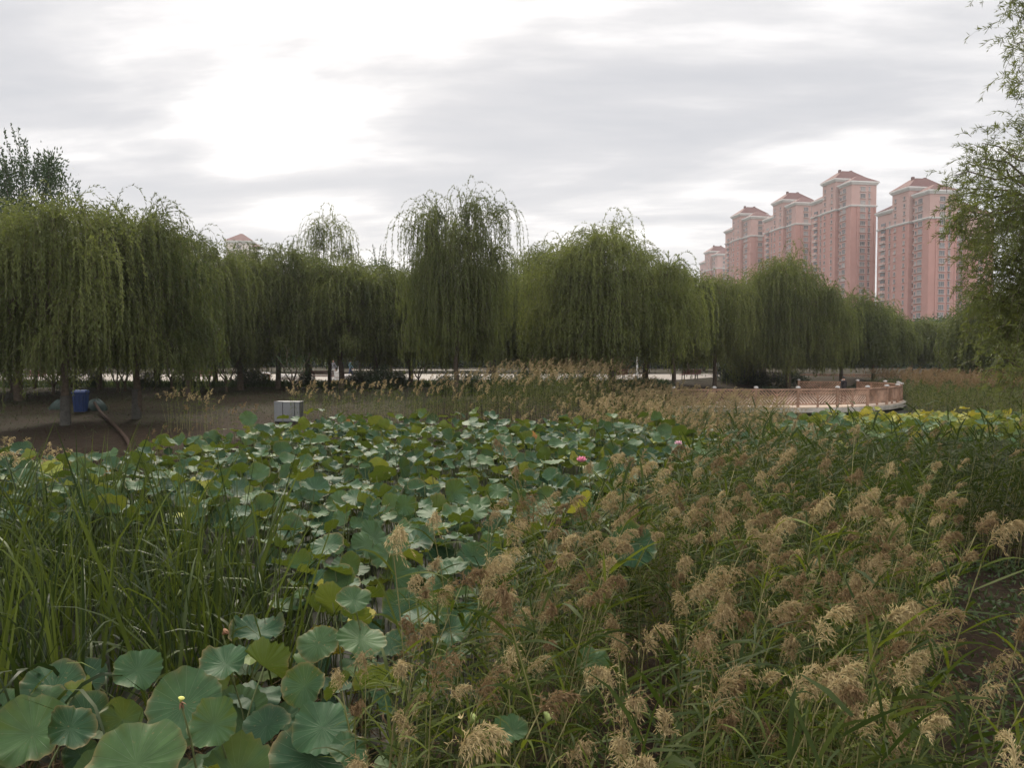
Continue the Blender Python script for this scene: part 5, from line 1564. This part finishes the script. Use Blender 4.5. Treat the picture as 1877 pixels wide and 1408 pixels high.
# pale rounded stone kerb seats
M['stone'] = plain('pale_stone', (0.50, 0.46, 0.42), .75, .12, 4, .25, .3)
for px0, px1, d, lab in [(433, 451, 66, 'short pale rounded stone seat left of the orange ring'), (477, 496, 72, 'pale rounded stone seat behind the orange ring'),
                         (506, 545, 64, 'long pale rounded stone seat between two dark trunks'), (612, 627, 63, 'pale rounded stone seat under the lamp post pedestal'), (629, 645, 63.5, 'pale rounded stone seat right of the lamp post')]:
    xa = (px0 - 938.5) / F * d; xb = (px1 - 938.5) / F * d; L = xb - xa
    q_ = np.array([0, .03, .1, .2, .5, .8, .9, .97, 1.0]); rr_ = np.array([.02, .15, .22, .25, .26, .25, .22, .15, .02])
    mb = MB(); mb.tubes(np.stack([q_ * L - L / 2, q_ * 0, np.full(9, .24)], 1), rr_, 16)
    o = mb.build('stone_seat', M['stone']); o.location = ((xa + xb) / 2, d, 1.5); tag(o, lab, 'stone seat', 'pale rounded stone seats on the square')
# orange ring
M['orange'] = plain('orange_paint', (0.55, 0.22, 0.05), .5, .15, 5, .35)
d = 57.2; x = (488 - 938.5) / F * d
t = thing('ring_stand', (x, d, 1.517), 'orange ring-shaped stand on the paving beside a dark trunk', 'stand')
a_ = np.linspace(0, 2 * math.pi, 33)
mb = MB(); mb.tubes(np.stack([np.cos(a_) * .27, a_ * 0, np.sin(a_) * .27 + .36], 1), np.full(33, .05), 8); mb.build('ring', M['orange'], t)
for sx in (-.2, .2):
    mb = MB(); mb.tubes(np.array([[sx * 1.3, 0, 0], [sx * 1.1, 0, .1], [sx, 0, .2]]), np.full(3, .03), 6); mb.build('leg', M['orange'], t)
mb = MB(); mb.beam((-.42, 0, .62), (.42, 0, .62), .05, .05); solid(mb, 'crossbar', M['orange'], t)
# lamp posts
M['white'] = plain('white_paint', (0.66, 0.65, 0.62), .5, .08, 4, .35)
def lamp(px, d, H, lab, ped):
    x = (px - 938.5) / F * d
    t = thing('lamp_post', (x, d, 1.517), lab, 'lamp post', None)
    mb = MB(); mb.tubes(np.array([[0, 0, 0], [0, 0, .3], [0, 0, H * .6], [0, 0, H]]), np.array([.11, .085, .075, .06]), 12); mb.build('pole', M['white'], t)
    mb = MB(); mb.tubes(np.array([[0, 0, H - .02], [0, 0, H + .12], [0, 0, H + .45], [0, 0, H + .5]]), np.array([.08, .16, .22, .05]), 12); mb.build('lamp_head', M['white'], t)
    if ped:
        mb = MB(); mb.box(-.30, .30, -.24, .24, 0, .62); mb.box(-.34, .34, -.28, .28, .622, .70); solid(mb, 'pedestal', M['white'], t)
lamp(621, 63, 3.4, 'white lamp post on a white pedestal right of the red bench', True)
lamp(1168, 66, 2.7, 'thin white lamp post right of the broad domed willow trunk', False)
lamp(395, 70, 3.2, 'white lamp post almost hidden by willow leaves above the left bench', False)


# ------------------------------------------------------------------ people (far away, about 30 pixels tall)
M['skin'] = plain('skin', (0.42, 0.26, 0.19), .6, .05, 5)
M['hair'] = plain('black_hair', (0.015, 0.012, 0.01), .6, .2, 20)
def cloth(c): return plain('cloth', c, .85, .12, 9, .15)
def person(loc, rz, label, shirt, trousers, pose='stand'):
    t = thing('person', loc, label, 'person', None, rz)
    if pose == 'sit':
        J = {'pel': (0, 0, .50), 'sp': (0, -.02, .72), 'ch': (0, -.03, .95), 'nk': (0, 0, 1.08), 'hd': (0, .02, 1.17), 'ht': (0, .03, 1.30),
             'sl': (-.17, -.02, 1.0), 'el': (-.22, .08, .76), 'wl': (-.14, .28, .62), 'hl': (-.10, .36, .60), 'sr': (.17, -.02, 1.0), 'er': (.22, .08, .76), 'wr': (.14, .28, .62), 'hr': (.10, .36, .60),
             'pl': (-.10, .0, .50), 'kl': (-.12, .42, .50), 'al': (-.12, .40, .09), 'tl': (-.12, .55, .04), 'pr': (.10, .0, .50), 'kr': (.12, .42, .50), 'ar': (.12, .40, .09), 'tr': (.12, .55, .04)}
    else:
        k = .16 if pose == 'walk' else .03
        J = {'pel': (0, 0, .93), 'sp': (0, .0, 1.14), 'ch': (0, -.01, 1.34), 'nk': (0, 0, 1.47), 'hd': (0, .02, 1.55), 'ht': (0, .02, 1.68),
             'sl': (-.18, 0, 1.39), 'el': (-.23, -k, 1.12), 'wl': (-.22, .08 - k, .88), 'hl': (-.21, .10 - k, .79), 'sr': (.18, 0, 1.39), 'er': (.23, k, 1.12), 'wr': (.22, .10 + k, .88), 'hr': (.21, .12 + k, .79),
             'pl': (-.09, 0, .90), 'kl': (-.10, k * 1.1, .49), 'al': (-.10, k * 1.5, .09), 'tl': (-.11, k * 1.5 + .15, .04), 'pr': (.09, 0, .90), 'kr': (.10, -k * .5, .49), 'ar': (.10, -k * 2.2, .10), 'tr': (.11, -k * 2.2 + .15, .04)}
    Rr = {'pel': .135, 'sp': .125, 'ch': .14, 'nk': .055, 'hd': .085, 'ht': .075, 'sl': .065, 'el': .045, 'wl': .032, 'hl': .03, 'pl': .09, 'kl': .06, 'al': .04, 'tl': .035}
    for q in ('s', 'e', 'w', 'h', 'p', 'k', 'a', 't'): Rr[q + 'r'] = Rr[q + 'l']
    names = list(J); E = [('pel', 'sp'), ('sp', 'ch'), ('ch', 'nk'), ('nk', 'hd'), ('hd', 'ht')]
    for s in 'lr': E += [('ch', 's' + s), ('s' + s, 'e' + s), ('e' + s, 'w' + s), ('w' + s, 'h' + s), ('pel', 'p' + s), ('p' + s, 'k' + s), ('k' + s, 'a' + s), ('a' + s, 't' + s)]
    me = bpy.data.meshes.new('body'); me.from_pydata([J[n_] for n_ in names], [(names.index(a), names.index(b_)) for a, b_ in E], [])
    tmp = bpy.data.objects.new('body', me); COL.objects.link(tmp)
    tmp.modifiers.new('skin', 'SKIN'); sb = tmp.modifiers.new('sub', 'SUBSURF'); sb.levels = 1; sb.render_levels = 1
    sv = me.skin_vertices[0].data
    for i, n_ in enumerate(names):
        sv[i].radius = (Rr[n_], Rr[n_] * (.72 if n_ in ('pel', 'sp', 'ch') else 1)); sv[i].use_root = n_ == 'pel'
    dg = bpy.context.evaluated_depsgraph_get()
    done = bpy.data.meshes.new_from_object(tmp.evaluated_get(dg))
    bpy.data.objects.remove(tmp)
    done.materials.clear()
    for mm in (M['skin'], shirt, trousers, M['rubber']): done.materials.append(mm)
    hz_, wz = J['pel'][2], J['nk'][2]
    hands = [np.array(J['hl']), np.array(J['hr']), np.array(J['wl']), np.array(J['wr'])]
    knees = [np.array(J['kl']), np.array(J['kr']), np.array(J['al']), np.array(J['ar'])]
    for p_ in done.polygons:
        c = np.array(p_.center); p_.use_smooth = True
        if c[2] > wz: mi = 0
        elif min(np.linalg.norm(c - h_) for h_ in hands) < .075: mi = 0
        elif c[2] < .08: mi = 3
        elif c[2] < hz_ + .02 and (pose != 'sit' or min(np.linalg.norm(c - q) for q in knees) < .33 and c[2] < .585): mi = 2
        elif c[2] < hz_ + .02 and abs(c[0]) < .17: mi = 2
        else: mi = 1
        p_.material_index = mi
    done.name = 'body'
    link('body', done, t)
    hm = MB(); n1_, n2_ = 14, 6; V = []
    hx, hy, hz2 = J['hd']; top = J['ht'][2]
    for j in range(n2_):
        for i in range(n1_):
            a = i * 6.283 / n1_; e = -.25 + j / (n2_ - 1) * 1.82
            fr = .6 if math.sin(a) > .3 and e < .6 else 1.0
            V.append((hx + .105 * math.cos(e) * math.cos(a) * fr, hy - .01 + .115 * math.cos(e) * math.sin(a) * fr, hz2 + .06 + .115 * math.sin(e)))
    ii = np.arange(n1_ * n2_).reshape(n2_, n1_); jj = np.roll(ii, -1, 1)
    hm.add(V, np.stack([ii[:-1], jj[:-1], jj[1:], ii[1:]], -1).reshape(-1, 4)); hm.build('hair', M['hair'], t)
    fm = MB()
    fm.add([(hx - .018, hy + .08, hz2 - .0), (hx + .018, hy + .08, hz2), (hx, hy + .118, hz2), (hx, hy + .08, hz2 + .05)], [(0, 1, 2), (0, 2, 3), (1, 3, 2)])
    fm.build('nose', M['skin'], t, smooth=False)
    return t
grey, white_, black_, navy, teal = cloth((.30, .30, .32)), cloth((.62, .62, .60)), cloth((.02, .018, .02)), cloth((.04, .05, .09)), cloth((.12, .2, .22))
def sq(px, d, z=1.517): return ((px - 938.5) / F * d, d, z)
person(sq(611, 61.5), R(170), 'person in a grey top standing beside the bench and the lamp post', grey, white_)
person(sq(642, 66), R(-80), 'person in a pale teal top walking right of the lamp post', teal, navy, 'walk')
person(sq(1318, 68), R(190), 'person in a white top standing among the trunks behind the deck', white_, navy)
person(sq(1346, 70), R(120), 'person in a white top and black trousers right of another among the trunks', white_, black_, 'walk')
person((wpt(1547, 49.5)[0], 49.5, DZ), R(20), 'person in dark clothes standing on the deck behind the curved railing', black_, black_)

# ------------------------------------------------------------------ thin haze over the park
hb_ = MB(); hb_.box(-260, 330, -25, 640, -1.5, 96)
m = bpy.data.materials.new('thin_haze'); m.use_nodes = True; nt = m.node_tree
nt.nodes.remove(nt.nodes['Principled BSDF'])
pv = nt.nodes.new('ShaderNodeVolumePrincipled'); pv.inputs['Density'].default_value = 0.0002; pv.inputs['Color'].default_value = (0.92, 0.92, 0.95, 1); pv.inputs['Anisotropy'].default_value = 0.3
nt.links.new(pv.outputs[0], nt.nodes['Material Output'].inputs['Volume'])
tag(hb_.build('haze', m, smooth=False), 'thin pale haze', 'haze', kind='stuff')
